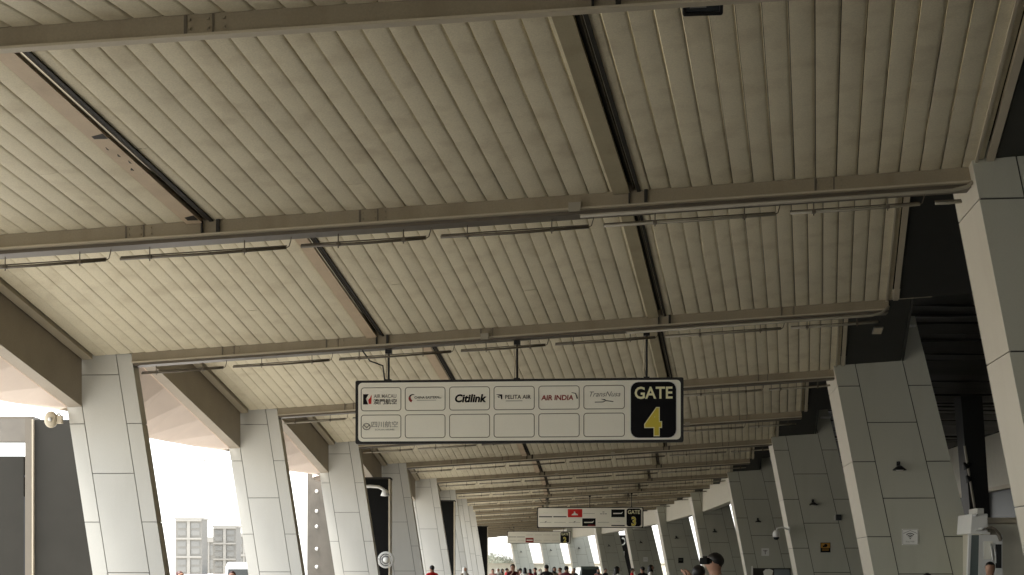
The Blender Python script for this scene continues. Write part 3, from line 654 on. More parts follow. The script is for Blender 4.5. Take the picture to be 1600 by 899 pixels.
def tiles3(t, r, k, x0, x1, z0, z1, s):
    cx = (x0+x1)/2; cz = (z0+z1)/2; g = .02
    mb = MB()
    if r == 0 and k == 2:
        mb.box(x0, x1+.06, -.069, -.0665, z0, z1+.02); obj('red_tile', mb, M['red'], t)
        mb = MB(); poly(mb, [(cx-.16, cz-.10), (cx+.2, cz-.10), (cx+.17, cz-.04), (cx+.06, cz), (cx+.03, cz+.10), (cx-.03, cz+.10), (cx-.04, cz), (cx-.13, cz-.04)], -.072); obj('emblem', mb, M['white'], t)
    elif (r, k) in ((0, 5), (1, 3)):
        mb.box(x0, x1, -.069, -.0665, z0, z1); obj('black_tile', mb, M['print'], t)
        mb = MB(); poly(mb, [(x0+.1, cz-.04), (x1-.16, cz-.03), (x1-.08, cz+.08), (x1-.2, cz+.02), (x0+.1, cz+.02)], -.072); obj('emblem', mb, M['signface'], t)
        if r: mb = MB(); mb.box(x0+.3, x1-.04, -.071, -.0695, z0+.02, z0+.07); obj('red_line', mb, M['darkred'], t)
    elif (r, k) in ((0, 0), (0, 1), (1, 5)):
        mb.box(x0, x1, -.069, -.0665, z0, z0+.055); obj('underline', mb, M['print'], t)
        addtext(t, {0: 'scoot' if r == 0 else 'AIRLINES', 1: 'AIRWAYS'}.get(k, 'AIRWAYS') if False else '- - - -', .1, M['greyprint'], cx, cz+.04)
    elif (r, k) == (0, 4):
        for dx, dz in ((0, .07), (-.13, -.03), (.13, -.03), (0, -.03)): mb.box(cx+dx-.05, cx+dx+.05, -.069, -.0665, cz+dz-.015, cz+dz+.02)
        obj('emblem', mb, M['greyprint'], t)
    else:
        mb.box(x0+.05, x1-.05, -.069, -.0665, cz-.012, cz+.004)
        if (r, k) in ((1, 0), (1, 2)): poly(mb, [(cx-.05, cz-.05), (cx+.08, cz+.07), (cx-.02, cz+.05)], -.070)
        obj('print_line', mb, M['greyprint'], t)
c3 = Vector((4.2, 82.5, EYE+81*82.5/2400)); gate_sign('3', 'distant hanging airline sign with a red tile reading GATE 3', c3, R_(-2), rt(8, c3, 0), tiles3)
def tiles2(t, r, k, x0, x1, z0, z1, s):
    cx = (x0+x1)/2; cz = (z0+z1)/2; mb = MB()
    if (r, k) == (1, 2):
        mb.box(x0, x1, -.069, -.0665, z0, z1); obj('red_tile', mb, M['darkred'], t); mb = MB(); mb.box(x0+.08, x1-.08, -.072, -.0695, cz-.05, cz+.05); obj('emblem', mb, M['signface'], t)
    elif (r, k) in ((0, 0), (0, 1)): mb.box(x0, x1, -.069, -.0665, z0, z0+.05); obj('underline', mb, M['greyprint'], t)
    else: mb.box(x0+.05, x1-.05, -.069, -.0665, cz-.01, cz+.006); obj('print_line', mb, M['signline'], t)
c2 = Vector((2.43, 138.6, EYE+50*138.6/2400)); gate_sign('2', 'farthest hanging airline sign reading GATE 2, partly behind the GATE 3 sign', c2, R_(1), rt(14, c2, 0), tiles2)

# ------------------------------------------------------------------ things outside on the left
O = (-11.2, 39.3, 0); t = thing('dark_building', 'dark clad roadside structure with a glazed slot at the left edge', 'building', O)
def bp(name, x0, x1, y0, y1, m, Y=38.8, d=1.0, dy=0):
    a = pxy(x0, y1, Y); b = pxy(x1, y0, Y); mb = MB(); mb.box(a.x-O[0], b.x-O[0], Y-O[1]+dy, Y-O[1]+d, (0 if y1 >= 899 else a.z), b.z); return obj(name, mb, m, t)
bp('tower_wall', 54, 150, 656, 899, M['darkclad'], d=2.5); bp('post', 41.5, 51, 655, 899, M['pipe'], d=.3, dy=-.12); bp('post_edge', 51, 53.5, 656, 899, M['trimpale'], d=.25, dy=-.1)
bp('top_beam', -90, 41.5, 655, 690, M['darkpillar'], d=.5); bp('lower_wall', -90, 37, 713, 899, M['darkclad'], d=.4); bp('seam', 37, 41.4, 776, 899, M['black'], d=.3); bp('hinge', 36, 43, 743, 746, M['black'], d=.2); bp('cap', -90, 52, 651, 655, M['pipe'], d=.6)
O = (-6.6, 53.2, 0); t = thing('concrete_pylon', 'stained concrete pylon with round white lamps between the second and third left columns', 'pylon', O)
a = pxy(480, 890, 53.2).x; mb = MB(); mb.box(a-O[0], -5.6-O[0], 0, 1.5, 0, 5.0); obj('shaft', mb, M['darkpillar'], t)
for y in (768, 799, 823, 858, 886):
    p = pxy(495, y, 53.2); mb = MB(); mb.lathe([(0, -.03), (.05, -.028), (.065, 0), (0, 0)], 14, (p.x-O[0], -.005, p.z), Matrix.Rotation(R_(-90), 4, 'X')); obj('round_lamp', mb, M['white'], t, True)
for n, (x0, x1, Y, nm) in enumerate(((-5.25, -4.02, 50, 'seen between the third and fourth left columns'), (-4.0, -2.62, 69, 'seen in the narrow gap before the sixth left column'), (-4.0, -1.95, 121, 'seen beyond the last left column'))):
    t = thing('dark_pylon', 'tall black clad pylon '+nm, 'pylon', (x0, Y, 0), 0, 'black pylons beyond the left columns')
    mb = MB(); zt = (4.54, 4.65, 4.95)[n]; mb.box(0, x1-x0, 0, .8, 0, zt); obj('shaft', mb, M['mattblack'], t); mb = MB(); mb.box(x1-x0, x1-x0+.05, -.02, .82, 0, zt); obj('edge_strip', mb, M['trimpale'], t); mb = MB(); mb.box(-.04, x1-x0+.06, -.04, .84, zt, zt+.06); obj('cap', mb, M['darkclad'], t)
t = thing('street_lamp', 'white curved street lamp arm between the third and fourth left columns', 'lamp', (-6.6, 48.5, 0))
pts = [pxy(538, 900, 48.5), pxy(538, 764, 48.5), pxy(578, 760, 48.5), pxy(592, 761, 48.5), pxy(599, 765, 48.5), pxy(602, 769, 48.5)]
mb = MB(); q = [Vector((p.x+6.6, 0, p.z)) for p in pts]; q[0].z = 0; mb.tube(q[:2], .06, 8); obj('pole', mb, M['metal'], t, True); mb = MB(); mb.tube(q[1:], .05, 8); obj('arm', mb, M['white'], t, True)
mb = MB(); mb.lathe([(.04, .08), (.10, .02), (.15, -.12), (0, -.14)], 14, q[-1]); obj('lamp_head', mb, M['white'], t, True)
def fan(label, x, y, Y, r):
    c = pxy(x, y, Y); t = thing('pedestal_fan', label, 'fan', (c.x, c.y, 0), 0, 'round white pedestal fans')
    mb = MB()
    for rr in (1, .86, .62, .3):
        pts = [(rr*r*math.cos(R_(a)), (-.05 if rr < 1 else 0), c.z+rr*r*math.sin(R_(a))) for a in range(0, 361, 15)]; mb.tube(pts, .012 if rr < 1 else .028, 5, cap=False)
    obj('cage', mb, M['white'], t, True)
    mb = MB()
    for k in range(24):
        a = R_(15*k); mb.tube([(.08*math.cos(a), -.07, c.z+.08*math.sin(a)), (.9*r*math.cos(a), -.05, c.z+.9*r*math.sin(a)), (r*math.cos(a), 0, c.z+r*math.sin(a))], .004, 3)
    obj('cage_wire', mb, M['white'], t)
    mb = MB()
    for k in range(5):
        a0 = R_(72*k); P_ = []
        for f, w_ in ((.2, .3), (.6, .5), (.88, .42)): P_ += [(f*r*math.cos(a0-w_), .0, c.z+f*r*math.sin(a0-w_)), (f*r*math.cos(a0+w_), .03, c.z+f*r*math.sin(a0+w_))]
        mb.add(P_, [(0, 1, 3, 2), (2, 3, 5, 4)])
    obj('blade', mb, M['white'], t)
    mb = MB(); mb.lathe([(0, -.09), (.09, -.08), (.10, 0), (.1, .12), (.06, .2), (0, .2)], 16, (0, 0, c.z), Matrix.Rotation(R_(-90), 4, 'X')); obj('motor', mb, M['white'], t, True)
    mb = MB(); mb.tube([(0, .06, 0.03), (0, .06, c.z-.05)], .03, 10); obj('pole', mb, M['white'], t, True)
    mb = MB(); mb.lathe([(0, 0), (.28, 0), (.28, .03), (.05, .06), (0, .06)], 20, (0, .06, 0)); obj('base', mb, M['metal'], t, True)
fan('round white pedestal fan in front of the fourth left column', 603, 875, 50, .25)
fan('small distant white pedestal fan near the far end of the left columns', 736, 877, 84, .22)
# pale towers
def tower(label, x0, x1, yt, Y, rows, side=0):
    a = pxy(x0, 890, Y).x; b = pxy(x1, 890, Y).x; zt = pxy(0, yt, Y).z; W_ = b-a; t = thing('tower_block', label, 'building', ((a+b)/2, Y, 0))
    mb = MB(); mb.box(-W_/2, W_/2, 0, 9, 0, zt); obj('wall', mb, MT, t)
    mb = MB(); mb.box(-W_/2-.2, W_/2+.2, -.3, 9.2, zt, zt+.6); mb.box(-W_*.06, W_*.06, -.35, 0, 0, zt*.99); obj('cornice', mb, MT2, t)
    fh = zt/rows
    for r in range(rows):
        mb = MB(); mb.box(-W_/2+.1, W_/2-.1, -.5, 0, r*fh+fh*.9, r*fh+fh); obj('balcony_slab', mb, MT2, t)
        for c_ in (-1, 1):
            for h in (.12, .52):
                cx = c_*W_*.255; mb = MB(); mb.box(cx-W_*.16, cx+W_*.16, -.12, 0, r*fh+fh*h, r*fh+fh*(h+.28)); o = obj('window', mb, MTW, t)
    return t
MT = mat('pale_render', (.21, .20, .175), .9); MT2 = mat('pale_concrete_band', (.30, .285, .25), .9); MTW = mat('hazy_window', (.20, .195, .175), .4)
tower('taller pale grid-fronted tower block in the sky gap between left columns', 274, 315.5, 812, 500, 3)
tower('shorter pale grid-fronted tower block beside the second left column', 333, 369, 824, 520, 3)
t = tower('low pale annex building right of the shorter tower', 370.5, 392, 836, 560, 2)
t = tower('small low building between the two pale towers', 319, 334, 842, 570, 1)
t = thing('lamp_post', 'thin white lamp post left of the taller pale tower', 'lamp post', (pxy(269.5, 890, 80).x, 80, 0)); mb = MB(); mb.tube([(0, 0, 0), (0, 0, 3.3)], [.09, .06], 10); obj('pole', mb, M['white'], t, True); mb = MB(); mb.lathe([(0, .15), (.1, .12), (.12, 0), (0, -.02)], 12, (0, 0, 3.35)); obj('lamp_head', mb, M['white'], t, True)
# bird in the gap
t = thing('bird', 'small grey bird gliding in the white sky between left columns', 'bird', pxy(318, 719, 40)); mb = MB()
mb.tube([(-.08, 0, -.06), (0, 0, -.05), (.04, 0, -.02)], [.012, .028, .012], 8); obj('body', mb, M['metal'], t, True)
mb = MB(); mb.add([(-.01, 0, -.04), (.03, .05, -.03), (.05, .02, .10), (.03, 0, .02)], [(0, 1, 2, 3)]); mb.add([(-.01, 0, -.04), (.02, -.05, -.05), (-.10, -.02, -.10), (-.04, 0, -.06)], [(0, 1, 2, 3)]); obj('wing', mb, M['metal'], t)

# ------------------------------------------------------------------ kiosk, boards, van
KY = 32.3; o0 = pxy(1510, 890, KY); t = thing('service_kiosk', 'pale service kiosk with arched hood between the two nearest right piers', 'kiosk', (o0.x, KY, 0), R_(-3))
def kb(name, x0, x1, y0, y1, m, ya=0, yb=.1, bev=0):
    a = pxy(x0, y1, KY); b = pxy(x1, y0, KY); mb = MB(); mb.box(a.x-o0.x, b.x-o0.x, ya, yb, 0 if y1 >= 899 else a.z, b.z); return obj(name, mb, m, t, bevel=bev)
kb('rear_cabin', 1543, 1640, 818, 899, M['beige'], .5, 2.4); kb('cabin_cornice', 1542, 1642, 808, 817.5, M['trimpale'], .45, 2.45, .02)
a = pxy(1518, 803, KY); b = pxy(1543, 803, KY); mb = MB(); c_ = o0.x
zt_ = pxy(0, 803, KY).z; zm_ = pxy(0, 834, KY).z
mb.hexa([(a.x-c_-.03, .0, zm_), (b.x-c_, .0, zm_), (b.x-c_, 1.2, zm_), (a.x-c_-.03, 1.2, zm_), (a.x-c_, 0, zt_), (b.x-c_, 0, zt_), (b.x-c_, 1.2, zt_), (a.x-c_, 1.2, zt_)]); obj('head_box', mb, M['white'], t, bevel=.012)
kb('head_rail', 1516, 1546, 832, 835, M['white'], -.03, 0)
xl0, xl1 = pxy(1514, 0, KY).x-c_, pxy(1507, 0, KY).x-c_
mb = MB(); mb.hexa([(xl1, -.01, 0), (xl1+.05, -.01, 0), (xl1+.05, .1, 0), (xl1, .1, 0), (xl0, -.01, zm_), (xl0+.05, -.01, zm_), (xl0+.05, .1, zm_), (xl0, .1, zm_)]); obj('side_post', mb, M['white'], t)
mb = MB(); xr0, xr1 = pxy(1530, 0, KY).x-c_, pxy(1526, 0, KY).x-c_; mb.hexa([(xl1+.06, .03, 0), (xr1, .03, 0), (xr1, .06, 0), (xl1+.06, .06, 0), (xl0+.06, .03, zm_-.03), (xr0, .03, zm_-.03), (xr0, .06, zm_-.03), (xl0+.06, .06, zm_-.03)]); obj('side_glass', mb, M['glassgrey'], t)
kb('door', 1530, 1566, 836, 899, M['white'], .02, .12); kb('notice', 1537, 1550, 846, 874, M['signface'], -.01, .018); kb('opening', 1555, 1564, 851, 888, M['black'], .0, .018)
for (x, y0_, y1_) in ((1547, 850, 878), (1552, 850, 880)):
    p0 = pxy(x, y0_, KY); p1 = pxy(x+2, y1_, KY); mb = MB(); mb.tube([(p0.x-c_, -.04, p0.z), (p0.x-c_+.02, -.06, (p0.z+p1.z)/2), (p1.x-c_, -.04, p1.z)], .022, 8); obj('hose', mb, M['white'], t, True)
pts = [pxy(x, y, KY) for x, y in ((1538, 824), (1546, 823), (1553, 827), (1559, 834), (1562, 842))]
mb = MB(); n = len(pts)
for (ya, yb, s_) in ((-.18, .45, 0),):
    vs = [(p.x-c_, ya, p.z) for p in pts]+[(p.x-c_, yb, p.z) for p in pts]+[(p.x-c_-.02, ya, p.z-.05) for p in pts]+[(p.x-c_-.02, yb, p.z-.05) for p in pts]
    F = []
    for k in range(n-1): F += [(k, k+1, n+k+1, n+k), (2*n+k+1, 2*n+k, 3*n+k, 3*n+k+1), (k+1, k, 2*n+k, 2*n+k+1), (n+k, n+k+1, 3*n+k+1, 3*n+k)]
    mb.add(vs, F)
obj('arched_hood', mb, M['pipe'], t)
for (x, y, r_) in ((1523, 805, .05), (1532, 827, .06), (1525, 829, .035)):
    p = pxy(x, y, KY); mb = MB(); mb.lathe([(0, r_*.6), (r_, r_*.3), (r_, -r_*.4), (0, -r_*.5)], 14, (p.x-c_, -.06, p.z)); obj('lamp', mb, M['white'], t, True)
kb('roof_unit', 1528, 1539, 794, 803, M['clad'], .1, .8, .01)
t = thing('poster_board', 'low dark green poster board with a pale picture below the third pier', 'board', (pxy(1206, 890, 70).x, 70, 0), R_(-3)); mb = MB(); mb.box(-.85, .85, -.04, .04, .35, 1.66); obj('board', mb, M['darkclad'], t)
mb = MB(); poly(mb, [(-.35, 1.3), (.0, 1.25), (.05, 1.55), (-.1, 1.62), (-.3, 1.6), (-.4, 1.5)], -.045); obj('picture', mb, M['signface'], t); mb = MB(); mb.box(.1, .8, -.05, -.042, 1.1, 1.6); obj('green_field', mb, M['glassgrey'], t)
mb = MB(); mb.box(-.8, -.74, -.04, .04, 0, .35); mb.box(.74, .8, -.04, .04, 0, .35); mb.box(-.92, -.86, -.03, .03, 0, 1.75); obj('stand', mb, M['white'], t)
t = thing('black_pylon_sign', 'black pylon sign with a white ring seen in a far gap between right piers', 'sign', (pxy(979, 890, 152).x, 152, 0)); mb = MB(); mb.box(-.7, .75, 0, .6, 0, 5); obj('pylon', mb, M['black'], t)
mb = MB(); mb.tube([(-.38+.22*math.cos(R_(a)), -.03, 4.35+.32*math.sin(R_(a))) for a in range(-110, 111, 20)], .07, 6); obj('ring_mark', mb, M['white'], t, True); mb = MB(); mb.box(-.42, -.2, -.03, 0, 1.9, 3.4); obj('panel', mb, M['white'], t)
def van(label, x, Y, rz, m):
    t = thing('parked_van', label, 'van', (x, Y, -.14), rz)
    prof = [(-2.3, .35), (2.3, .35), (2.35, .9), (2.0, 1.15), (1.35, 1.85), (1.1, 1.98), (-2.1, 2.02), (-2.3, 1.85)]
    mb = MB(); n = len(prof); xs = (-.92, .92)
    vs = [(xs[0]+(.10 if z > 1.2 else 0), y, z) for y, z in prof]+[(xs[1]-(.10 if z > 1.2 else 0), y, z) for y, z in prof]
    mb.add(vs, [tuple(range(n)), tuple(range(2*n-1, n-1, -1))]+[(i, (i+1) % n, n+(i+1) % n, n+i) for i in range(n)]); obj('body', mb, m, t, bevel=.05)
    for y0_, y1_ in ((-2.0, -.8), (-.7, .4), (.5, 1.3)):
        for sx in (-1, 1):
            mb = MB(); mb.hexa([(sx*.90, y0_, 1.2), (sx*.90, y1_, 1.2), (sx*.80, y1_-.1*(y1_ > 1), 1.75), (sx*.80, y0_, 1.75), (sx*.93, y0_, 1.2), (sx*.93, y1_, 1.2), (sx*.835, y1_-.1*(y1_ > 1), 1.75), (sx*.835, y0_, 1.75)]); obj('side_window', mb, M['glass'], t)
    mb = MB(); mb.hexa([(-.75, -2.33, 1.15), (.75, -2.33, 1.15), (.75, -2.28, 1.15), (-.75, -2.28, 1.15), (-.7, -2.33, 1.75), (.7, -2.33, 1.75), (.7, -2.2, 1.75), (-.7, -2.2, 1.75)]); obj('rear_window', mb, M['glass'], t)
    mb = MB(); mb.hexa([(-.78, 1.98, 1.2), (.78, 1.98, 1.2), (.78, 2.03, 1.2), (-.78, 2.03, 1.2), (-.7, 1.42, 1.82), (.7, 1.42, 1.82), (.7, 1.46, 1.85), (-.7, 1.46, 1.85)]); obj('windscreen', mb, M['glass'], t)
    for sx in (-1, 1):
        for y in (-1.5, 1.45): mb = MB(); mb.lathe([(0, -.11), (.2, -.11), (.33, -.09), (.34, 0), (.33, .09), (.2, .11), (0, .11)], 20, (sx*.82, y, .34), Matrix.Rotation(R_(90), 4, 'Y')); obj('wheel', mb, M['black'], t, True)
        mb = MB(); mb.box(sx*.7-.12, sx*.7+.12, -2.36, -2.28, .8, 1.05); obj('tail_light', mb, M['red'], t)
    return t
van('white van parked beyond the second left column', -10.1, 62, R_(-6), M['white'])
van('grey green van parked among the crowd at the far end', 6.8, 140, R_(5), M['glassgrey'])
# low wall behind the far piers
for n_ in range(1):
    t = thing('boundary_wall', 'low pale boundary wall behind the farthest piers', 'wall', (0, 225, 0)); mb = MB(); mb.hexa([(-30, 15, 0), (22, -40, 0), (22.3, -39.6, 0), (-29.7, 15.4, 0), (-30, 15, 2.3), (22, -40, 2.3), (22.3, -39.6, 2.3), (-29.7, 15.4, 2.3)]); obj('wall_panel', mb, M['beige'], t)
    mb = MB(); mb.hexa([(-30.1, 14.9, 2.3), (22, -40.2, 2.3), (22.5, -39.6, 2.3), (-29.6, 15.5, 2.3), (-30.1, 14.9, 2.42), (22, -40.2, 2.42), (22.5, -39.6, 2.42), (-29.6, 15.5, 2.42)]); obj('coping', mb, M['trimpale'], t)
# trees far off on the left end
def tree(label, x, Y, h, r):
    t = thing('tree', label, 'tree', (x, Y, 0), random.uniform(0, 6), 'far trees at the end of the walkway'); mb = MB(); mb.tube([(0, 0, 0), (.1, 0, h*.35), (-.1, .1, h*.7)], [.35, .25, .1], 8)
    for k in range(7): a = k*.9; mb.tube([(0, 0, h*(.3+.05*k)), (r*.6*math.cos(a), r*.6*math.sin(a), h*(.55+.05*k))], [.12, .04], 5)
    obj('trunk', mb, M['bark'], t)
    mb = MB()
    for k in range(60):
        a = random.uniform(0, 6.28); rr = r*math.sqrt(random.random()); z = h*(.45+.5*random.random()*(1-(rr/r)**2*.6)); c = Vector((rr*math.cos(a), rr*math.sin(a), z))
        for q in range(28):
            d = Vector((random.gauss(0, 1), random.gauss(0, 1), random.gauss(0, .7)))*(r*.16); s_ = random.uniform(.12, .3)*r*.12
            n1 = Vector((random.gauss(0, 1), random.gauss(0, 1), random.gauss(0, 1))).normalized(); n2 = n1.orthogonal().normalized(); p = c+d
            mb.add([p-n1*s_*1.6, p+n2*s_, p+n1*s_*1.6, p-n2*s_], [(0, 1, 2, 3)])
    obj('crown', mb, M['leaf'], t)
for k, (x, Y, h, r) in enumerate(((765, 420, 5.6, 4.2), (779, 450, 6.2, 5), (795, 430, 5.4, 4), (752, 440, 7, 5))):
    tree('far leafy tree, %s from the left at the end of the walkway' % ['second', 'third', 'fourth', 'first'][k], pxy(x, 0, Y).x, Y, h, r)

# ------------------------------------------------------------------ people
def body_mesh(pose):
    """one continuous skinned figure, 1.72 m tall, facing -Y"""
    V = []; E_ = []; Rd = []
    def v(p, r, par=None):
        V.append(p); Rd.append(r); i = len(V)-1
        if par is not None: E_.append((par, i))
        return i
    pel = v((0, 0, .93), (.155, .11)); wa = v((0, .005, 1.06), (.135, .10), pel); ch = v((0, .01, 1.25), (.16, .115), wa); cl = v((0, .01, 1.415), (.125, .09), ch)
    nk = v((0, .012, 1.475), (.066, .066), cl); nk2 = v((0, .0, 1.515), (.066, .07), nk); hd = v((0, -.012, 1.575), (.088, .105), nk2); hd2 = v((0, -.010, 1.645), (.098, .118), hd); v((0, -.005, 1.70), (.07, .085), hd2)
    for s_ in (-1, 1):
        hp = v((s_*.095, 0, .86), (.09, .095), pel); kn = v((s_*.105, -.01, .48), (.058, .06), hp); ak = v((s_*.11, .02, .09), (.038, .042), kn); v((s_*.12, -.13, .035), (.035, .028), ak)
        sh = v((s_*.19, .01, 1.405), (.066, .062), cl)
        if pose == 'phone': el_ = v((s_*.25, -.10, 1.18), (.040, .040), sh); wr = v((s_*.12, -.30, 1.40), (.026, .024), el_); d = Vector((-s_*.3, -.35, .9)).normalized()
        else: el_ = v((s_*.245, .03, 1.10), (.040, .040), sh); wr = v((s_*.27, -.05, .86), (.026, .022), el_); d = Vector((0, -.1, -1)).normalized()
        W_ = Vector(V[wr]); pm = v(tuple(W_+d*.06), (.036, .018), wr)
        side = Vector((1, 0, 0)) if pose != 'phone' else Vector((.8, .3, .3)).normalized(); curl = Vector((0, -1, 0))
        for k in range(4):
            base = v(tuple(W_+d*.10+side*(.021*(k-1.5))), (.010, .009), pm); L_ = (.06, .07, .065, .05)[k]
            m1 = v(tuple(Vector(V[base])+d*L_*.5+curl*.008), (.009, .008), base); v(tuple(Vector(V[m1])+d*L_*.4+curl*.025), (.0075, .007), m1)
        th = v(tuple(W_+d*.045-side*s_*.04+curl*.015), (.011, .010), pm); v(tuple(Vector(V[th])+d*.04-side*s_*.012+curl*.015), (.009, .009), th)
    me = bpy.data.meshes.new('tmp'); me.from_pydata(V, E_, []); o = bpy.data.objects.new('tmp', me); C.objects.link(o)
    sk = o.modifiers.new('skin', 'SKIN'); ly = me.skin_vertices[0].data
    for k, r in enumerate(Rd): ly[k].radius = r
    ly[0].use_root = True
    ss = o.modifiers.new('sub', 'SUBSURF'); ss.levels = 2; ss.render_levels = 2
    out = bpy.data.meshes.new_from_object(o.evaluated_get(bpy.context.evaluated_depsgraph_get()))
    bpy.data.objects.remove(o)
    # face: nose, brow, eyes and mouth pressed into the head
    for q in out.vertices:
        p = q.co
        if p.z > 1.53 and p.y < -.05:
            nose = math.exp(-((p.x/.014)**2+((p.z-1.60)/.022)**2)); eye = sum(math.exp(-(((p.x-e)/.015)**2+((p.z-1.625)/.012)**2)) for e in (-.032, .032)); mo = math.exp(-((p.x/.025)**2+((p.z-1.562)/.008)**2))
            p.y += -.024*nose+.010*eye+.004*mo
    for m in ('skin', 'white', 'print'): out.materials.append(M[m])
    for f in out.polygons:
        f.use_smooth = True; z = f.center.z; ax = abs(f.center.x)
        if pose == 'phone': arm = f.center.y < -.17 and z > 1.1 and z < 1.5
        else: arm = ax > .19 and z < 1.08
        f.material_index = 0 if z > 1.475 or (arm) else (2 if z < .95 else 1)
    return out
BODY = {k: body_mesh(k) for k in ('stand', 'phone')}
def hair_mesh(kind):
    mb = MB(); n = 18; rings = []
    low = {'short': 1.565, 'long': 1.42, 'scarf': 1.38}[kind]
    prof = []
    for k in range(9):
        f = k/8; z = 1.735-(1.735-low)*f
        r = .088*math.sqrt(max(.02, 1-((z-1.645)/.092)**2)) if z > 1.62 else (.086*math.sqrt(max(.1, 1-((1.645-z)/.13)**2)) if kind == 'short' else .092)+.02*((1.62-z)/.2 if kind == 'long' else 0)+(.05*((1.62-z)/.22)**2 if kind == 'scarf' else 0)
        prof.append((r, z))
    vs = []
    for (r, z) in prof:
        for j in range(n):
            a = 2*math.pi*j/n; x = r*math.sin(a); y = -r*1.18*math.cos(a)
            if z < 1.655 and kind != 'scarf' and math.cos(a) > .45: x *= .80; y *= .72      # leave the face bare
            if z < 1.65 and kind == 'scarf' and math.cos(a) > .55 and z > 1.53: y *= .75; x *= .8
            if kind == 'short' and z < 1.615 and math.cos(a) > -.1: x *= .84; y *= .84
            if kind == 'short' and z < 1.6: x *= .9; y *= .9
            w_ = 1+.025*math.sin(5*a+z*60); vs.append((x*w_, y*w_+.005, z+.004*math.sin(7*a)))
    F = [(k*n+j, k*n+(j+1) % n, (k+1)*n+(j+1) % n, (k+1)*n+j) for k in range(8) for j in range(n)]+[tuple(range(n))]
    mb.add(vs, F); return mb.mesh('hair', M['hair'], True)
HAIR = {k: hair_mesh(k) for k in ('short', 'long', 'scarf')}
def colmat(name, c): 
    if name not in M: M[name] = mat(name, c, .8, var=.1, scale=8)
    return M[name]
def person(label, x, top, Y, shirt, hair='short', pose='stand', face=0, hm='hair', trousers='print', group=None, h=None):
    p = pxy(x, top, Y); hgt = p.z if h is None else h
    t = thing('person', label, 'person', (p.x, Y, 0), R_(face), group); sc_ = hgt/1.735; t.scale = (sc_*1.0, sc_, sc_)
    o = bpy.data.objects.new('body', BODY[pose]); C.objects.link(o); o.parent = t
    for k, m in ((1, shirt), (2, trousers)): o.material_slots[k].link = 'OBJECT'; o.material_slots[k].material = M[m]
    hh = bpy.data.objects.new('hair' if hair != 'scarf' else 'headscarf', HAIR[hair]); C.objects.link(hh); hh.parent = t
    hh.material_slots[0].link = 'OBJECT'; hh.material_slots[0].material = M[hm]
    return t
colmat('pale_grey_shirt', (.42, .41, .37)); colmat('black_shirt', (.015, .015, .016)); colmat('maroon_shirt', (.10, .012, .02)); colmat('red_shirt', (.60, .02, .02)); colmat('white_shirt', (.7, .68, .62)); colmat('pink_shirt', (.45, .22, .18)); colmat('blue_shirt', (.05, .08, .14)); colmat('beige_shirt', (.4, .33, .24))
person('tall dark-haired man in a pale shirt holding up a camera, largest head in view', 1117, 864, 18.6, 'pale_grey_shirt', 'short', 'phone', -112)
p = pxy(1101, 877, 18.3); t = thing('handheld_camera', 'black camera held up beside the tall man\'s face', 'camera', p, R_(-50)); mb = MB(); mb.box(-.06, .06, -.03, .03, -.04, .04); mb.box(-.02, .03, -.02, .02, .04, .06); obj('camera_body', mb, M['mattblack'], t, bevel=.006); mb = MB(); mb.lathe([(.03, -.10), (.033, -.03), (.03, 0)], 14, (0, 0, 0), Matrix.Rotation(R_(90), 4, 'X')); obj('lens', mb, M['black'], t, True)
person('dark-haired person in white just left of the tall man', 1092, 883, 19.5, 'white_shirt', 'short', 'stand', 160)
person('man in dark clothes in front of the kiosk at the right edge', 1547, 878, 27.5, 'black_shirt', 'short', 'stand', -10)
person('short dark-haired person below the wifi sign', 1449, 895.5, 30, 'blue_shirt', 'short', 'stand', 20)
person('long-haired woman in white in the middle of the walkway', 964, 885, 54, 'white_shirt', 'long', 'stand', 120)
person('person all in black left of the black and white bundle', 1004, 885.5, 62, 'black_shirt', 'short', 'stand', 200)
person('person with long black hair and a white top under the third sign gap', 1017, 882.5, 60, 'white_shirt', 'long', 'stand', 90)
person('man in a black shirt standing under the gate 2 sign', 854, 882.5, 60, 'black_shirt', 'short', 'stand', 180)
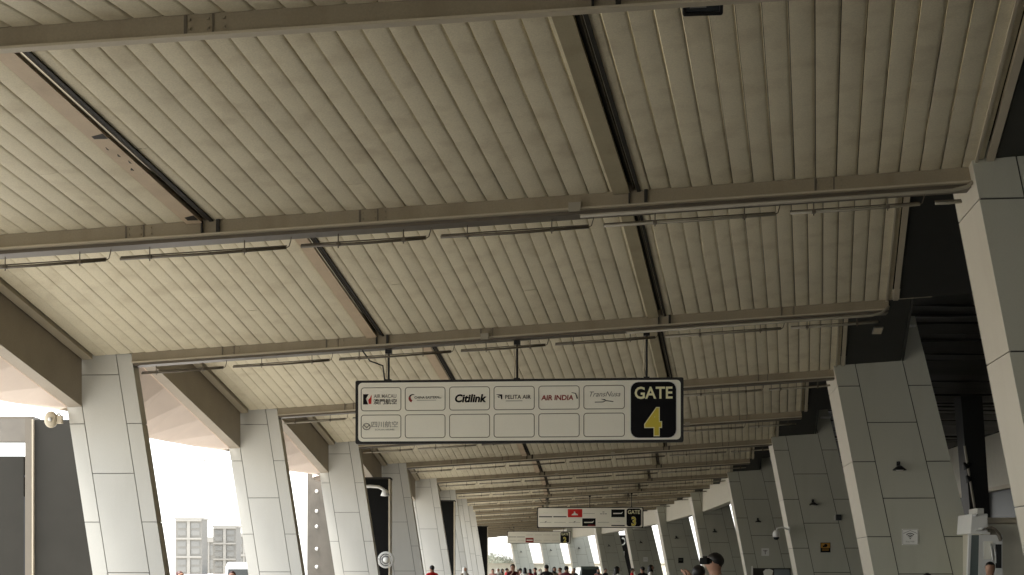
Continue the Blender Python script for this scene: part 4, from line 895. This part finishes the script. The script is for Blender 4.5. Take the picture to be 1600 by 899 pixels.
person('person in a maroon shirt right of the man in black', 885, 884.5, 60, 'maroon_shirt', 'short', 'phone', 150)
person('small long-haired person between the black and maroon shirts', 866, 886, 72, 'beige_shirt', 'long', 'stand', 30)
person('second small person beside the maroon shirt', 875, 887, 76, 'pink_shirt', 'short', 'stand', 300)
person('person in dark maroon holding something pale near the left row end', 801, 881.5, 58, 'maroon_shirt', 'short', 'phone', 20)
person('person in bright red by the left columns', 675, 883.5, 56, 'red_shirt', 'short', 'stand', 200)
person('pale dressed person by the far fan', 726, 886, 66, 'beige_shirt', 'scarf', 'stand', 40, 'white_shirt')
person('brown-haired person behind the taller pale tower', 281, 892.5, 36, 'red_shirt', 'short', 'stand', 60, 'hairred')
person('dark red haired person in front of the white van', 363, 892.5, 34, 'maroon_shirt', 'short', 'stand', 10, 'hairred')
k = 0
for (x, top, Y, sh, ha, lab) in ((770, 889, 80, 'pink_shirt', 'short', 'far person in pink, leftmost of the far crowd'), (778, 888, 84, 'white_shirt', 'scarf', 'far person in a white headscarf in the crowd'), (785, 889, 88, 'beige_shirt', 'long', 'far person in beige with long hair'),
    (792, 888, 92, 'red_shirt', 'short', 'far person in red near the low wall'), (813, 888, 86, 'pink_shirt', 'short', 'far person in pink under the gate 2 sign'), (820, 887, 78, 'white_shirt', 'long', 'far long-haired person in white'),
    (828, 889, 90, 'red_shirt', 'long', 'far person with long hair in red'), (836, 887, 82, 'maroon_shirt', 'short', 'far short-haired person in maroon'), (844, 888.5, 94, 'beige_shirt', 'scarf', 'far person in a pale scarf beside the black shirt'),
    (897, 888, 80, 'black_shirt', 'short', 'far person in black left of the grey green van'), (935, 889, 85, 'pink_shirt', 'long', 'far person in pink right of the grey green van'), (946, 888.5, 90, 'black_shirt', 'short', 'far person in black left of the woman in white'),
    (988, 888, 80, 'red_shirt', 'short', 'far person in red beside the black pylon sign')):
    person(lab, x, top, Y, sh, ha, 'stand', 37*k % 360, 'white_shirt' if ha == 'scarf' else 'hair', group='far travellers in the walkway'); k += 1
